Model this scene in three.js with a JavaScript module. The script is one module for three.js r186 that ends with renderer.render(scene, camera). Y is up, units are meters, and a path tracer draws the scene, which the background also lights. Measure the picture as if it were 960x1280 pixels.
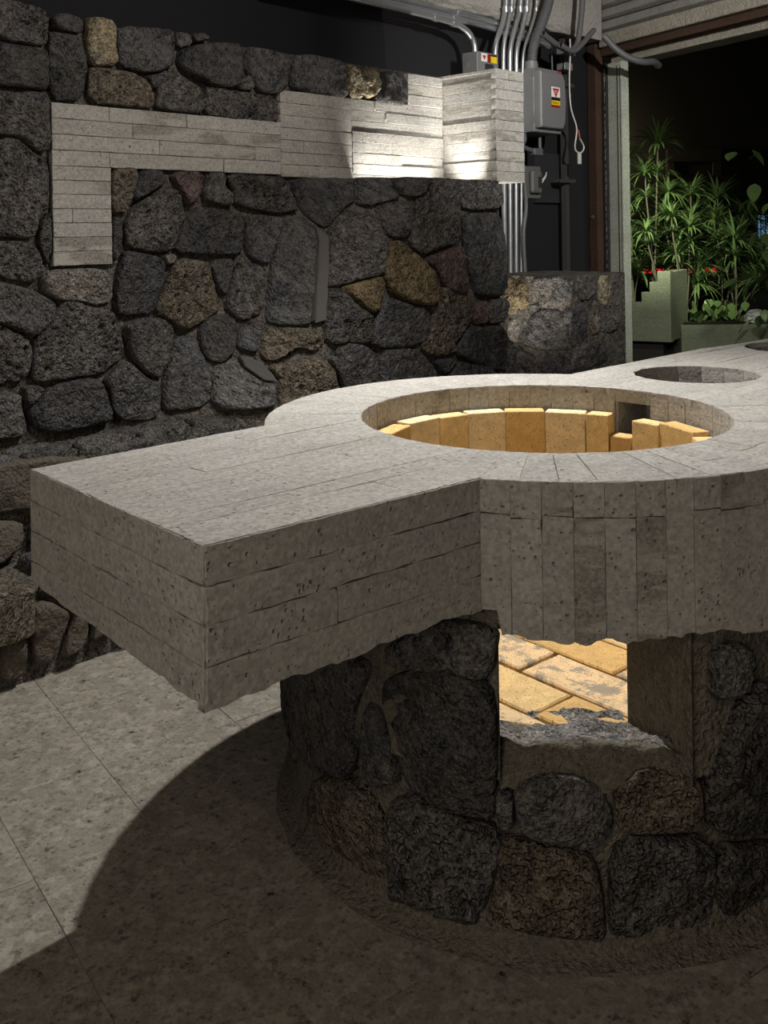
import * as THREE from 'three';
import { RoundedBoxGeometry } from 'three/addons/geometries/RoundedBoxGeometry.js';
import { mergeGeometries } from 'three/addons/utils/BufferGeometryUtils.js';
import { RectAreaLightUniformsLib } from 'three/addons/lights/RectAreaLightUniformsLib.js';

// ---------------------------------------------------------------- camera, sky, light, exposure
// Axes: a runs along the rear wall (three.js x), b runs towards it (three.js -z), y is up; metres.
const V = (a, y, b) => new THREE.Vector3(a, y, -b);
const scene = new THREE.Scene();
scene.background = new THREE.Color(0.0006, 0.0007, 0.001);            // night sky
const camera = new THREE.PerspectiveCamera(2 * Math.atan(640 / 1240) * 180 / Math.PI, 960 / 1280, 0.05, 120);
camera.setViewOffset(960, 1280, 0, 348, 960, 1280);                   // a level camera with its lens shifted down
camera.position.copy(V(0, 1.5, 0));
camera.lookAt(V(0.7133, 1.5, 0.7009));
camera.rotateZ(-0.015);
const renderer = new THREE.WebGLRenderer({ antialias: true });
renderer.toneMapping = THREE.LinearToneMapping;
renderer.toneMappingExposure = 1.0;
renderer.shadowMap.enabled = true;
RectAreaLightUniformsLib.init();
const LAMP = { main: 22, fill: 13, side: 2.7, wall: 9, corner: 33, niche: 0.37, pier: 0.6, floor: 17, street: 90, porch: 110, road: 5 };
const NEUTRAL = [1.0, 0.98, 0.94], WARM = [1.0, 0.89, 0.74];
function spot(name, at, to, color, intensity, angle, penumbra, radius) {
  const s = new THREE.SpotLight(new THREE.Color(...color), intensity, 0, angle, penumbra, 2);
  s.name = name; s.position.copy(at); s.target.position.copy(to); s.castShadow = true; s.shadow.radius = radius;
  s.shadow.mapSize.set(2048, 2048); s.shadow.bias = -0.0005;
  scene.add(s); scene.add(s.target);
  return s;
}
function panelLight(name, at, w, h, color, intensity, face) {
  const r = new THREE.RectAreaLight(new THREE.Color(...color), intensity, w, h);
  r.name = name; r.position.copy(at); r.lookAt(at.clone().add(face)); scene.add(r);
  return r;
}
const MAIN = V(2.74, 2.75, 2.24);
spot('main_spot_light', MAIN, V(2.1, 1.0, 1.45), NEUTRAL, LAMP.main, 1.4, 1, 0.8);
panelLight('fill_ceiling_light', V(-1.6, 3.33, -0.2), 1.2, 0.6, WARM, LAMP.fill, new THREE.Vector3(0, -1, 0));  // added fill from above, lifts the shaded floor and faces
panelLight('fill_wall_light', V(-2.9, 1.9, -0.6), 1.8, 1.2, WARM, LAMP.side, new THREE.Vector3(1, 0, 0));  // added fill from behind the camera for the upright faces
spot('unseen_corner_light', V(3.3, 2.95, 0.9), V(5.75, 2.05, 3.8), NEUTRAL, LAMP.corner, 0.58, 0.9, 1.2);  // lamp out of view, placed to light the beam, boxes and shutter
spot('unseen_wall_light', V(2.35, 3.2, 1.55), V(2.35, 1.75, 3.7), [1, 0.95, 0.88], LAMP.wall, 0.95, 1, 3);  // lamp out of view, placed to light band and stones evenly

// ---------------------------------------------------------------- random numbers and noise
function rng(seed) { let s = seed | 0; return () => { s = (s + 0x6d2b79f5) | 0; let t = Math.imul(s ^ (s >>> 15), 1 | s); t = (t + Math.imul(t ^ (t >>> 7), 61 | t)) ^ t; return ((t ^ (t >>> 14)) >>> 0) / 4294967296; }; }
const hash3 = (x, y, z) => { let h = Math.imul(x, 374761393) ^ Math.imul(y, 668265263) ^ Math.imul(z, 2147483647 ^ 0x5bd1e995); h = Math.imul(h ^ (h >>> 13), 1274126177); return ((h ^ (h >>> 16)) >>> 0) / 4294967296; };
const sm = (t) => t * t * (3 - 2 * t), mix = (a, b, t) => a + (b - a) * t, clamp = (x, a = 0, b = 1) => Math.min(b, Math.max(a, x)), ss = (a, b, x) => sm(clamp((x - a) / (b - a)));
function noise3(x, y, z) {
  const i = Math.floor(x), j = Math.floor(y), k = Math.floor(z), u = sm(x - i), v = sm(y - j), w = sm(z - k);
  const c = (a, b, d) => hash3(i + a, j + b, k + d);
  return mix(mix(mix(c(0, 0, 0), c(1, 0, 0), u), mix(c(0, 1, 0), c(1, 1, 0), u), v), mix(mix(c(0, 0, 1), c(1, 0, 1), u), mix(c(0, 1, 1), c(1, 1, 1), u), v), w) * 2 - 1;
}
const fbm3 = (x, y, z, n = 3) => { let s = 0, a = 0.5; for (let i = 0; i < n; i++) { s += a * noise3(x, y, z); x *= 2.03; y *= 2.03; z *= 2.03; a *= 0.5; } return s; };
function tnoise(px, py, seed) {                                       // a lattice that repeats after px by py cells
  const g = new Float32Array(px * py), r = rng(seed); for (let i = 0; i < g.length; i++) g[i] = r() * 2 - 1;
  return (u, v) => {
    const x = u * px, y = v * py, i = Math.floor(x), j = Math.floor(y), a = sm(x - i), b = sm(y - j);
    const i0 = ((i % px) + px) % px, i1 = (i0 + 1) % px, j0 = ((j % py) + py) % py * px, j1 = (((j % py) + py) % py + 1) % py * px;
    return mix(mix(g[j0 + i0], g[j0 + i1], a), mix(g[j1 + i0], g[j1 + i1], a), b);
  };
}
function tfbm(px, py, seed, n) { const f = []; for (let i = 0; i < n; i++) f.push(tnoise(px << i, py << i, seed + i * 17)); return (u, v) => { let s = 0, a = 0.5; for (const q of f) { s += a * q(u, v); a *= 0.55; } return s; }; }
function texture(size, fn, srgb) {
  const d = new Uint8Array(size * size * 4), e = (x) => 255 * (srgb ? (x <= 0.0031308 ? 12.92 * x : 1.055 * Math.pow(x, 1 / 2.4) - 0.055) : x);
  for (let j = 0, o = 0; j < size; j++) for (let i = 0; i < size; i++, o += 4) {
    const c = fn((i + 0.5) / size, (j + 0.5) / size, i, j);
    if (typeof c === 'number') d[o] = d[o + 1] = d[o + 2] = e(clamp(c)); else for (let k = 0; k < 3; k++) d[o + k] = e(clamp(c[k]));
    d[o + 3] = 255;
  }
  const t = new THREE.DataTexture(d, size, size); t.wrapS = t.wrapT = THREE.RepeatWrapping; t.magFilter = THREE.LinearFilter; t.minFilter = THREE.LinearMipmapLinearFilter; t.generateMipmaps = true;
  if (srgb) t.colorSpace = THREE.SRGBColorSpace; t.needsUpdate = true; return t;
}
function scaled(t, metres) { const c = t.clone(); c.repeat.set(1 / metres, 1 / metres); c.needsUpdate = true; return c; }
function pits(size, count, rMin, rMax, seed, pow = 2) {                // round holes scattered over a repeating tile, 0 = surface, 1 = deepest
  const h = new Float32Array(size * size), r = rng(seed);
  for (let n = 0; n < count; n++) {
    const x = r() * size, y = r() * size, R = rMin + (rMax - rMin) * Math.pow(r(), pow), ax = 0.7 + 0.6 * r(), dp = 0.5 + 0.5 * r();
    for (let j = -Math.ceil(R * 1.5); j <= R * 1.5; j++) for (let i = -Math.ceil(R * 1.5); i <= R * 1.5; i++) {
      const q = Math.hypot(i * ax, j / ax) / R; if (q >= 1) continue;
      const k = ((Math.floor(y) + j + size) % size) * size + ((Math.floor(x) + i + size) % size);
      h[k] = Math.max(h[k], dp * Math.sqrt(1 - q * q));
    }
  }
  return h;
}

// ---------------------------------------------------------------- materials
const S1 = 1024;
const rockA = tfbm(6, 6, 11, 6), rockB = tfbm(24, 24, 23, 4), rockC = tfbm(128, 128, 31, 3), rockS = tfbm(9, 40, 57, 4), rockD = tfbm(64, 52, 43, 3);
const vp = pits(S1, 2000, 2.5, 19, 5, 2.2), dp = pits(S1, 500, 1.5, 6, 9, 3);
const rockColor = texture(S1, (u, v) => {                              // grey mineral mottling with paler crystals
  const g = 0.46 + 0.2 * rockA(u, v) + 0.24 * rockB(u, v) + 0.3 * rockD(u, v) + 0.36 * rockC(u, v), pale = ss(0.16, 0.36, rockC(v, u) + 0.3 * rockB(v, u)) * 0.26;
  const w = 0.05 * rockA(v + 0.3, u);
  return [g + pale + w, g + pale * 0.98, g + pale * 0.94 - w];
}, true);
const rockBump = texture(S1, (u, v, i, j) => 0.55 + 0.45 * rockA(u, v) + 0.12 * rockS(u, v) + 0.42 * rockB(u, v) + 0.34 * rockD(u, v) + 0.12 * rockC(u, v) - 0.45 * dp[j * S1 + i]);
const poreBump = texture(S1, (u, v, i, j) => 0.72 + 0.25 * rockA(u, v) + 0.2 * rockB(u, v) + 0.14 * rockD(u, v) - 0.95 * vp[j * S1 + i]);
const conA = tfbm(4, 6, 71, 5), conG = tfbm(3, 90, 77, 3), conF = tfbm(120, 120, 83, 3), conS = tfbm(5, 22, 91, 5), cp = pits(S1, 800, 1.2, 5, 19, 3.5);
const concreteColor = texture(S1, (u, v, i, j) => {                    // cast concrete: cloudy cement, board grain, damp-looking form-oil stains with ragged edges
  const stain = ss(0.1, 0.2, conS(u, v)) * 0.09;
  const g = 0.52 + 0.05 * conA(u, v) + 0.03 * conG(u, v) + 0.2 * conF(u, v) - stain * 0.35;
  return [g + 0.012 * conA(v, u), g, g - 0.012 * conA(v, u)];
}, true);
const concreteStain = texture(S1, (u, v, i, j) => {                    // the same with dark ragged stains dragged along the board
  const stain = ss(0.04, 0.11, conS(u, v) + 0.25 * conF(u, v)) * 0.16;
  const g = 0.52 + 0.07 * conA(u, v) + 0.04 * conG(u, v) + 0.2 * conF(u, v) - stain;
  return [g, g - 0.004, g - 0.012];
}, true);
const concreteBump = texture(S1, (u, v, i, j) => 0.78 + 0.03 * conA(u, v) + 0.04 * conG(u, v) + 0.07 * conF(u, v) - 0.75 * cp[j * S1 + i]);
const cardA = tfbm(10, 10, 101, 5), cardB = tfbm(60, 60, 105, 3), cardV = tfbm(26, 30, 109, 4), cardC = tfbm(22, 26, 113, 4), fp = pits(S1, 460, 1.2, 13, 29, 5);
const floorColor = texture(S1, (u, v, i, j) => {                       // cream travertine: pale clouds, brown and grey flecks, short veins
  const pale = ss(0.08, 0.3, cardC(u, v)) * 0.13, brown = ss(0.3, 0.42, cardB(u, v) + 0.5 * cardV(u, v)) * 0.2, grey = ss(0.27, 0.36, cardV(u + 0.4, v) * 0.7 + 0.55 * cardB(v, u)) * 0.16;
  const pit = fp[j * S1 + i] > 0.1 ? 0.2 : 0, g = 0.5 + 0.09 * cardA(u, v) + 0.22 * cardB(u, v) + pale - brown - grey - pit;
  return [g + 0.01 + brown * 0.22, g + brown * 0.06, g - 0.015 - brown * 0.08 + grey * 0.1];
}, true);
const floorBump = texture(512, (u, v) => 0.6 + 0.3 * cardA(u, v) + 0.25 * cardV(u, v) + 0.15 * cardB(u, v));
const bp = pits(512, 900, 1, 4, 39, 3);
const fireColor = texture(512, (u, v, i, j) => {                       // tan refractory brick with dark brown iron specks
  const g = 0.8 + 0.16 * cardA(u, v) + 0.14 * conF(u, v), k = bp[j * 512 + i] > 0.25 ? 0.62 : 1;
  return [g * k * 1.02, g * k * k, g * k * k * 0.97];
}, true);
const fireAsh = texture(512, (u, v, i, j) => {                         // the same brick with grey ash stuck on it in patches
  const g = 0.8 + 0.16 * cardA(u, v) + 0.14 * conF(u, v), k = bp[j * 512 + i] > 0.25 ? 0.62 : 1, a = 0.85 * ss(0.13, 0.24, cardA(v, u) + 0.6 * conF(v, u));
  return [mix(g * k * 1.02, 0.3, a), mix(g * k * k, 0.36, a), mix(g * k * k * 0.97, 0.5, a)];
}, true);
const fireBump = texture(512, (u, v, i, j) => 0.7 + 0.25 * conF(u, v) + 0.15 * cardA(u, v) - 0.5 * bp[j * 512 + i]);
const M = {};
function mat(name, color, opt = {}) { const m = new THREE.MeshPhysicalMaterial({ color: new THREE.Color().setRGB(...color), roughness: 0.9, metalness: 0, specularIntensity: (opt.roughness ?? 0.9) > 0.8 ? 0.2 : 1, ...opt }); m.name = name; M[name] = m; return m; }
const rc = scaled(rockColor, 0.55), rb = scaled(rockBump, 0.5), pb = scaled(poreBump, 0.42), cc = scaled(concreteColor, 0.9), cb = scaled(concreteBump, 0.8);
const rock = (name, color, pores) => mat(name, color, { map: rc, bumpMap: pores ? pb : rb, bumpScale: pores ? 0.022 : 0.02, roughness: 0.88 });
rock('basalt', [0.182, 0.173, 0.171]); rock('basalt_dark', [0.138, 0.132, 0.132]); rock('basalt_grey', [0.23, 0.219, 0.212]);
rock('scoria', [0.196, 0.182, 0.173], true); rock('scoria_dark', [0.156, 0.145, 0.138], true);
rock('tan_stone', [0.571, 0.476, 0.326]); rock('ochre_stone', [0.3, 0.228, 0.135]); rock('old_ochre', [0.392, 0.294, 0.167]); rock('red_stone', [0.242, 0.173, 0.161]); rock('grey_stone', [0.392, 0.357, 0.323]); rock('brown_stone', [0.253, 0.213, 0.167], true);
mat('smooth_stone', [0.095, 0.088, 0.083], { bumpMap: rb, bumpScale: 0.002, roughness: 0.9 });
const mortar = mat('mortar', [0.26, 0.235, 0.2], { map: rc, bumpMap: rb, bumpScale: 0.012, roughness: 0.95 });
mat('sill_mortar', [0.4, 0.38, 0.36], { map: rc, bumpMap: rb, bumpScale: 0.02, roughness: 0.95 });
mat('dusty_stone', [0.2, 0.172, 0.14], { map: cc, bumpMap: rb, bumpScale: 0.01, roughness: 0.9 });
const pitMortar = mat('pit_mortar', [0.29, 0.255, 0.205], { map: cc, bumpMap: rb, bumpScale: 0.014, roughness: 0.95 });
const mortarDark = mat('mortar_dark', [0.2, 0.18, 0.155], { map: rc, bumpMap: rb, bumpScale: 0.014, roughness: 0.95 });
const conc = (name, k, w = 0) => mat(name, [0.735 * k, (0.7 - w * 0.3) * k, (0.645 - w) * k], { map: cc, bumpMap: cb, bumpScale: 0.011, roughness: 0.85 });
conc('concrete', 0.92); conc('concrete_pale', 0.96); conc('concrete_grey', 0.89, 0.01); conc('concrete_stained', 0.92, 0.01);
M.concrete_stained.map = scaled(concreteStain, 0.7);
const CON = [M.concrete, M.concrete, M.concrete_pale, M.concrete_grey], CONW = [M.concrete, M.concrete_pale, M.concrete_grey, M.concrete_stained, M.concrete_stained];
const tileM = [[0.47, 0.435, 0.375], [0.455, 0.42, 0.362], [0.48, 0.445, 0.385]].map((c, i) => mat('travertine_' + 'abc'[i], c, { map: scaled(floorColor, 0.62), bumpMap: scaled(floorBump, 0.5), bumpScale: 0.003, roughness: 0.7, specularIntensity: 0.4 }));
const grout = mat('grout', [0.2, 0.175, 0.145], { roughness: 1 });
const fc = scaled(fireColor, 0.25), fa = scaled(fireAsh, 0.3), fb = scaled(fireBump, 0.25), fire = (n, c, ash) => mat(n, c, { map: ash ? fa : fc, bumpMap: fb, bumpScale: 0.004, roughness: 0.9 });
const FIRE = [fire('fire_brick_tan', [0.95, 0.71, 0.36]), fire('fire_brick_gold', [0.82, 0.56, 0.24]), fire('fire_brick_pale', [1.0, 0.81, 0.5])], FIREASH = fire('fire_brick_ash', [1.0, 0.76, 0.46], true);
mat('black_wall', [0.02, 0.0195, 0.022], { roughness: 0.88 }); mat('black_board', [0.022, 0.022, 0.024], { roughness: 0.7 });
mat('room_wall', [0.22, 0.21, 0.2]); mat('ceiling', [0.16, 0.155, 0.15]);
mat('galvanized', [0.56, 0.57, 0.59], { metalness: 0.85, roughness: 0.36 }); mat('galvanized_dull', [0.33, 0.335, 0.34], { metalness: 0.6, roughness: 0.5 });
mat('box_grey', [0.17, 0.17, 0.172], { roughness: 0.45 }); mat('box_dark', [0.11, 0.108, 0.105], { roughness: 0.5 });
mat('strut_steel', [0.045, 0.043, 0.042], { roughness: 0.6 }); mat('plastic_grey', [0.1, 0.1, 0.104], { roughness: 0.5 }); mat('cable_white', [0.6, 0.57, 0.52], { roughness: 0.6 }); mat('rubber', [0.02, 0.02, 0.02], { roughness: 0.7 });
mat('rust', [0.13, 0.078, 0.055], { map: cc, bumpMap: rb, bumpScale: 0.002, roughness: 0.85 }); mat('jamb', [0.75, 0.78, 0.66], { map: cc, bumpMap: cb, bumpScale: 0.003, roughness: 0.8 });
mat('shutter', [0.5, 0.48, 0.44], { map: cc, roughness: 0.55 }); mat('old_paint', [0.62, 0.57, 0.47], { map: cc, bumpMap: rb, bumpScale: 0.006, roughness: 0.9 });
mat('planter', [0.5, 0.52, 0.38], { map: cc, bumpMap: rb, bumpScale: 0.004 }); mat('asphalt', [0.05, 0.05, 0.05]); mat('soil', [0.03, 0.025, 0.02]);  // planter: green cast of the outdoor light is put into its colour
mat('leaf', [0.1, 0.15, 0.05], { roughness: 0.4, side: THREE.DoubleSide });
mat('stem', [0.09, 0.08, 0.055]); mat('facade', [0.16, 0.14, 0.11], { map: cc }); mat('facade_dark', [0.05, 0.045, 0.04]); mat('car_paint', [0.02, 0.02, 0.022], { roughness: 0.25 });
mat('trail_lamp', [0.3, 0.01, 0.015], { emissive: new THREE.Color(1, 0.015, 0.03), emissiveIntensity: 0.9 });  // red glow standing in for the light trails of passing cars
mat('shop_window_glow', [0.2, 0.3, 0.4], { emissive: new THREE.Color(0.16, 0.34, 0.62), emissiveIntensity: 0.55 });
mat('lamp_glow', [0.9, 0.88, 0.84], { emissive: new THREE.Color(1, 0.94, 0.85), emissiveIntensity: 2 });
mat('lamp_body', [0.03, 0.03, 0.03], { roughness: 0.5 }); mat('bag', [0.75, 0.75, 0.75], { roughness: 0.4 });

// ---------------------------------------------------------------- helpers
const used = new Map();
function numbered(n) { const k = used.get(n) || 0; used.set(n, k + 1); return k ? n + '_' + String(k).padStart(3, '0') : n; }
function shade(o) { o.castShadow = o.receiveShadow = true; return o; }
function tag(o, label, category, group, kind) { if (label) o.userData.label = label; if (category) o.userData.category = category; if (group) o.userData.group = group; if (kind) o.userData.kind = kind; return o; }
function group(name, parent = scene, at) { const g = new THREE.Group(); g.name = parent === scene ? numbered(name) : name; if (at) g.position.copy(at); parent.add(g); return g; }
function mesh(name, geo, material, parent = scene) { const m = shade(new THREE.Mesh(geo, material)); m.name = parent === scene ? numbered(name) : name; parent.add(m); return m; }
function thing(name, label, category, at, grp) { return tag(group(name, scene, at), label, category, grp); }
function build(pos, idx, uv, flip) {
  const g = new THREE.BufferGeometry(); g.setAttribute('position', new THREE.Float32BufferAttribute(pos, 3)); g.setAttribute('uv', new THREE.Float32BufferAttribute(uv, 2));
  if (flip) for (let i = 0; i < idx.length; i += 3) { const t = idx[i]; idx[i] = idx[i + 1]; idx[i + 1] = t; }
  g.setIndex(idx); g.computeVertexNormals(); return g;
}
const pairs = (n) => { const o = []; for (let i = 0; i < n.length; i += 2) o.push([n[i], n[i + 1]]); return o; };
const signed = (p) => { let s = 0; for (let i = 0; i < p.length; i++) { const q = p[(i + 1) % p.length]; s += p[i][0] * q[1] - q[0] * p[i][1]; } return s / 2; };
function resample(p, step) { const o = []; for (let i = 0; i < p.length; i++) { const a = p[i], b = p[(i + 1) % p.length], n = Math.max(1, Math.round(Math.hypot(b[0] - a[0], b[1] - a[1]) / step)); for (let k = 0; k < n; k++) o.push([mix(a[0], b[0], k / n), mix(a[1], b[1], k / n)]); } return o; }
function inset(p, d) {                                                  // each corner moved inwards by d (counter-clockwise outlines)
  return p.map((c, i) => {
    const a = p[(i + p.length - 1) % p.length], b = p[(i + 1) % p.length];
    let x1 = c[0] - a[0], y1 = c[1] - a[1], x2 = b[0] - c[0], y2 = b[1] - c[1]; const l1 = Math.hypot(x1, y1) || 1, l2 = Math.hypot(x2, y2) || 1; x1 /= l1; y1 /= l1; x2 /= l2; y2 /= l2;
    const nx = -(y1 + y2), ny = x1 + x2, k = d / Math.max(0.35, 1 + x1 * x2 + y1 * y2);
    return [c[0] + nx * k, c[1] + ny * k];
  });
}
const mapFlip = (map, u, v) => {                                         // does the outward side of this map need its triangles turned round?
  const e = 0.001, o = map(u, v, 0), x = map(u + e, v, 0).sub(o), y = map(u, v + e, 0).sub(o), h = map(u, v, e).sub(o); return x.cross(y).dot(h) < 0;
};
let salt = 1;
// A flat cast or sawn piece: outline p, top at h1, sides down to h0, a small bevel, edges that waver a little.
function slab(p, map, h0, h1, { gap = 0.0006, bevel = 0.0015, wave = 0, step = 0.04 } = {}) {
  if (signed(p) < 0) p = p.slice().reverse();
  let o = inset(resample(p, step), gap); const k = salt++ * 7.31;
  if (wave) o = o.map((c) => { const w = typeof wave === 'function' ? wave(c) : wave; return [c[0] + w * fbm3(c[0] * 30, c[1] * 30, k), c[1] + w * fbm3(c[0] * 30, c[1] * 30, k + 50)]; });
  const q = inset(o, bevel), n = o.length, pos = [], uv = [], idx = [], ou = (k * 0.37) % 1, ov = (k * 0.73) % 1;
  const ring = (r, h, s) => { for (const c of r) { const w = map(c[0], c[1], h); pos.push(w.x, w.y, w.z); uv.push(c[0] + ou + s, c[1] + ov + s); } };
  ring(q, h1, 0); ring(q, h1, 0); ring(o, h1 - bevel, bevel); ring(o, h1 - bevel, bevel); ring(o, h0, h1 - h0);
  for (const t of THREE.ShapeUtils.triangulateShape(q.map((c) => new THREE.Vector2(...c)), [])) idx.push(...t);
  for (const [a, b] of [[1, 2], [3, 4]]) for (let i = 0; i < n; i++) { const j = (i + 1) % n; idx.push(a * n + i, b * n + i, b * n + j, a * n + i, b * n + j, a * n + j); }
  return build(pos, idx, uv, mapFlip(map, p[0][0], p[0][1]));
}
// A rubble stone: a rounded, uneven cushion over the outline p, standing out of the mortar by up to depth.
function stone(p, map, depth, { gap = 0.006, rough = 1, edge = 16, back = 0.03, pores = 0, step = pores ? 0.0065 : 0.011, k = salt++ * 3.77 } = {}) {
  if (signed(p) < 0) p = p.slice().reverse();
  p = inset(p, gap);
  for (let r = 0; r < 1; r++) { const o = []; for (let i = 0; i < p.length; i++) { const a = p[i], b = p[(i + 1) % p.length]; o.push([mix(a[0], b[0], 0.2), mix(a[1], b[1], 0.2)], [mix(a[0], b[0], 0.8), mix(a[1], b[1], 0.8)]); } p = o; }
  p = resample(p, step); let cx = 0, cy = 0; for (const c of p) { cx += c[0] / p.length; cy += c[1] / p.length; }
  const size = Math.sqrt(Math.abs(signed(p))), rings = Math.round(clamp(size / step * 0.5, 6, pores ? 30 : 18)), n = p.length, pos = [], uv = [], idx = [], tx = (hash3(k * 100 | 0, 1, 1) - 0.5) * 0.22, ty = (hash3(k * 100 | 0, 2, 1) - 0.5) * 0.22, ou = (k * 0.37) % 1, ov = (k * 0.73) % 1;
  const put = (u, v, h) => { const w = map(u, v, h); pos.push(w.x, w.y, w.z); const l = Math.hypot(u - cx, v - cy) || 1; uv.push(u + ou + (u - cx) / l * shift, v + ov + (v - cy) / l * shift); };
  let shift = 0;
  const lift = (u, v, s) => {
    const dome = Math.pow(Math.max(0, 1 - Math.pow(s, edge)), 0.5), du = u - cx, dv = v - cy; shift = (1 - dome) * depth;
    const lump = fbm3(u * 8, v * 8, k, 2) * 0.022 + Math.abs(noise3(u * 12, v * 15, k + 9)) * -0.009 + fbm3(u * 38, v * 38, k + 3, 2) * 0.009;
    let hole = 0;
    if (pores) for (const [cell, rMin, rMax, share] of [[0.034, 0.004, 0.009, 0.75], [0.085, 0.008, 0.016, 0.5]]) { const ci = Math.floor(u / cell), cj = Math.floor(v / cell), kk = (k * 10) | 0; for (let y = -1; y <= 1; y++) for (let x = -1; x <= 1; x++) { const i = ci + x, j = cj + y; if (hash3(i, j, kk) > share) continue; const q = Math.hypot(u - (i + hash3(i, j, kk + 1)) * cell, v - (j + hash3(i, j, kk + 2)) * cell) / mix(rMin, rMax, hash3(i, j, kk + 3)); if (q < 1) hole = Math.max(hole, Math.sqrt(1 - q * q) * mix(rMin, rMax, 0.7) * 1.5); } }
    return dome * (depth + tx * du + ty * dv) + rough * lump * (0.35 + 0.65 * dome) - hole * pores;
  };
  { const top = lift(cx, cy, 0); put(cx, cy, top); }
  for (let r = 1; r <= rings + 1; r++) {
    const t = Math.min(1, r / rings), s = 1 - Math.pow(1 - t, 1.7);
    for (const c of p) {
      const w = 1 + 0.02 * rough * noise3(c[0] * 28, c[1] * 28, k) * s, u = cx + (c[0] - cx) * s * w, v = cy + (c[1] - cy) * s * w;
      const top = lift(u, v, s); if (r > rings) shift = depth + back; put(u, v, r > rings ? -back : top);
    }
  }
  for (let i = 0; i < n; i++) idx.push(0, 1 + i, 1 + (i + 1) % n);
  for (let r = 0; r < rings; r++) for (let i = 0; i < n; i++) { const a = 1 + r * n, j = (i + 1) % n; idx.push(a + i, a + n + i, a + n + j, a + i, a + n + j, a + j); }
  return build(pos, idx, uv, mapFlip(map, cx, cy));
}
// A grid surface over u, v; map gives the point.
function sheet(u0, u1, nu, v0, v1, nv, map, flip, uvOf = (u, v) => [u, v]) {
  const pos = [], uv = [], idx = [];
  for (let j = 0; j <= nv; j++) for (let i = 0; i <= nu; i++) { const u = mix(u0, u1, i / nu), v = mix(v0, v1, j / nv), w = map(u, v); pos.push(w.x, w.y, w.z); uv.push(...uvOf(u, v)); }
  for (let j = 0; j < nv; j++) for (let i = 0; i < nu; i++) { const a = j * (nu + 1) + i, b = a + 1, c = a + nu + 1, d = c + 1; idx.push(a, b, d, a, d, c); }
  return build(pos, idx, uv, flip);
}
function box(a0, a1, y0, y1, b0, b1, r = 0) {                             // axis-aligned in a, y, b
  const w = Math.abs(a1 - a0), h = Math.abs(y1 - y0), d = Math.abs(b1 - b0), g = r ? new RoundedBoxGeometry(w, h, d, 2, r) : new THREE.BoxGeometry(w, h, d);
  const uv = g.attributes.uv, p = g.attributes.position, nn = g.attributes.normal;
  for (let i = 0; i < uv.count; i++) { const x = Math.abs(nn.getX(i)), y = Math.abs(nn.getY(i)); uv.setXY(i, x > 0.7 ? p.getZ(i) : p.getX(i), y > 0.7 ? p.getZ(i) : p.getY(i)); }
  return g.translate((a0 + a1) / 2, (y0 + y1) / 2, -(b0 + b1) / 2);
}
function tube(points, r, seg = 40, round = 10) { return new THREE.TubeGeometry(new THREE.CatmullRomCurve3(points, false, 'centripetal'), seg, r, round); }
const STONE = { b: ['basalt', 'basalt', 'basalt_dark', 'basalt_grey'], v: ['scoria', 'scoria', 'scoria_dark'], t: ['tan_stone'], y: ['ochre_stone'], r: ['red_stone'], g: ['grey_stone'], w: ['brown_stone'], d: ['dusty_stone'], f: ['smooth_stone'] };
let pick = 0; const stoneMat = (k) => { const l = STONE[k]; return M[l[Math.floor(hash3(pick++, 3, 7) * l.length)]]; };
const stoneLabel = { t: 'tan stone', y: 'ochre yellow stone', r: 'dull red stone', g: 'pale grey stone', w: 'brownish pitted stone', f: 'smooth sawn grey face' };
function addStone(parent, kind, geo) { const m = mesh('stone', geo, stoneMat(kind), parent); if (stoneLabel[kind]) m.userData.label = stoneLabel[kind]; return m; }

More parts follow.
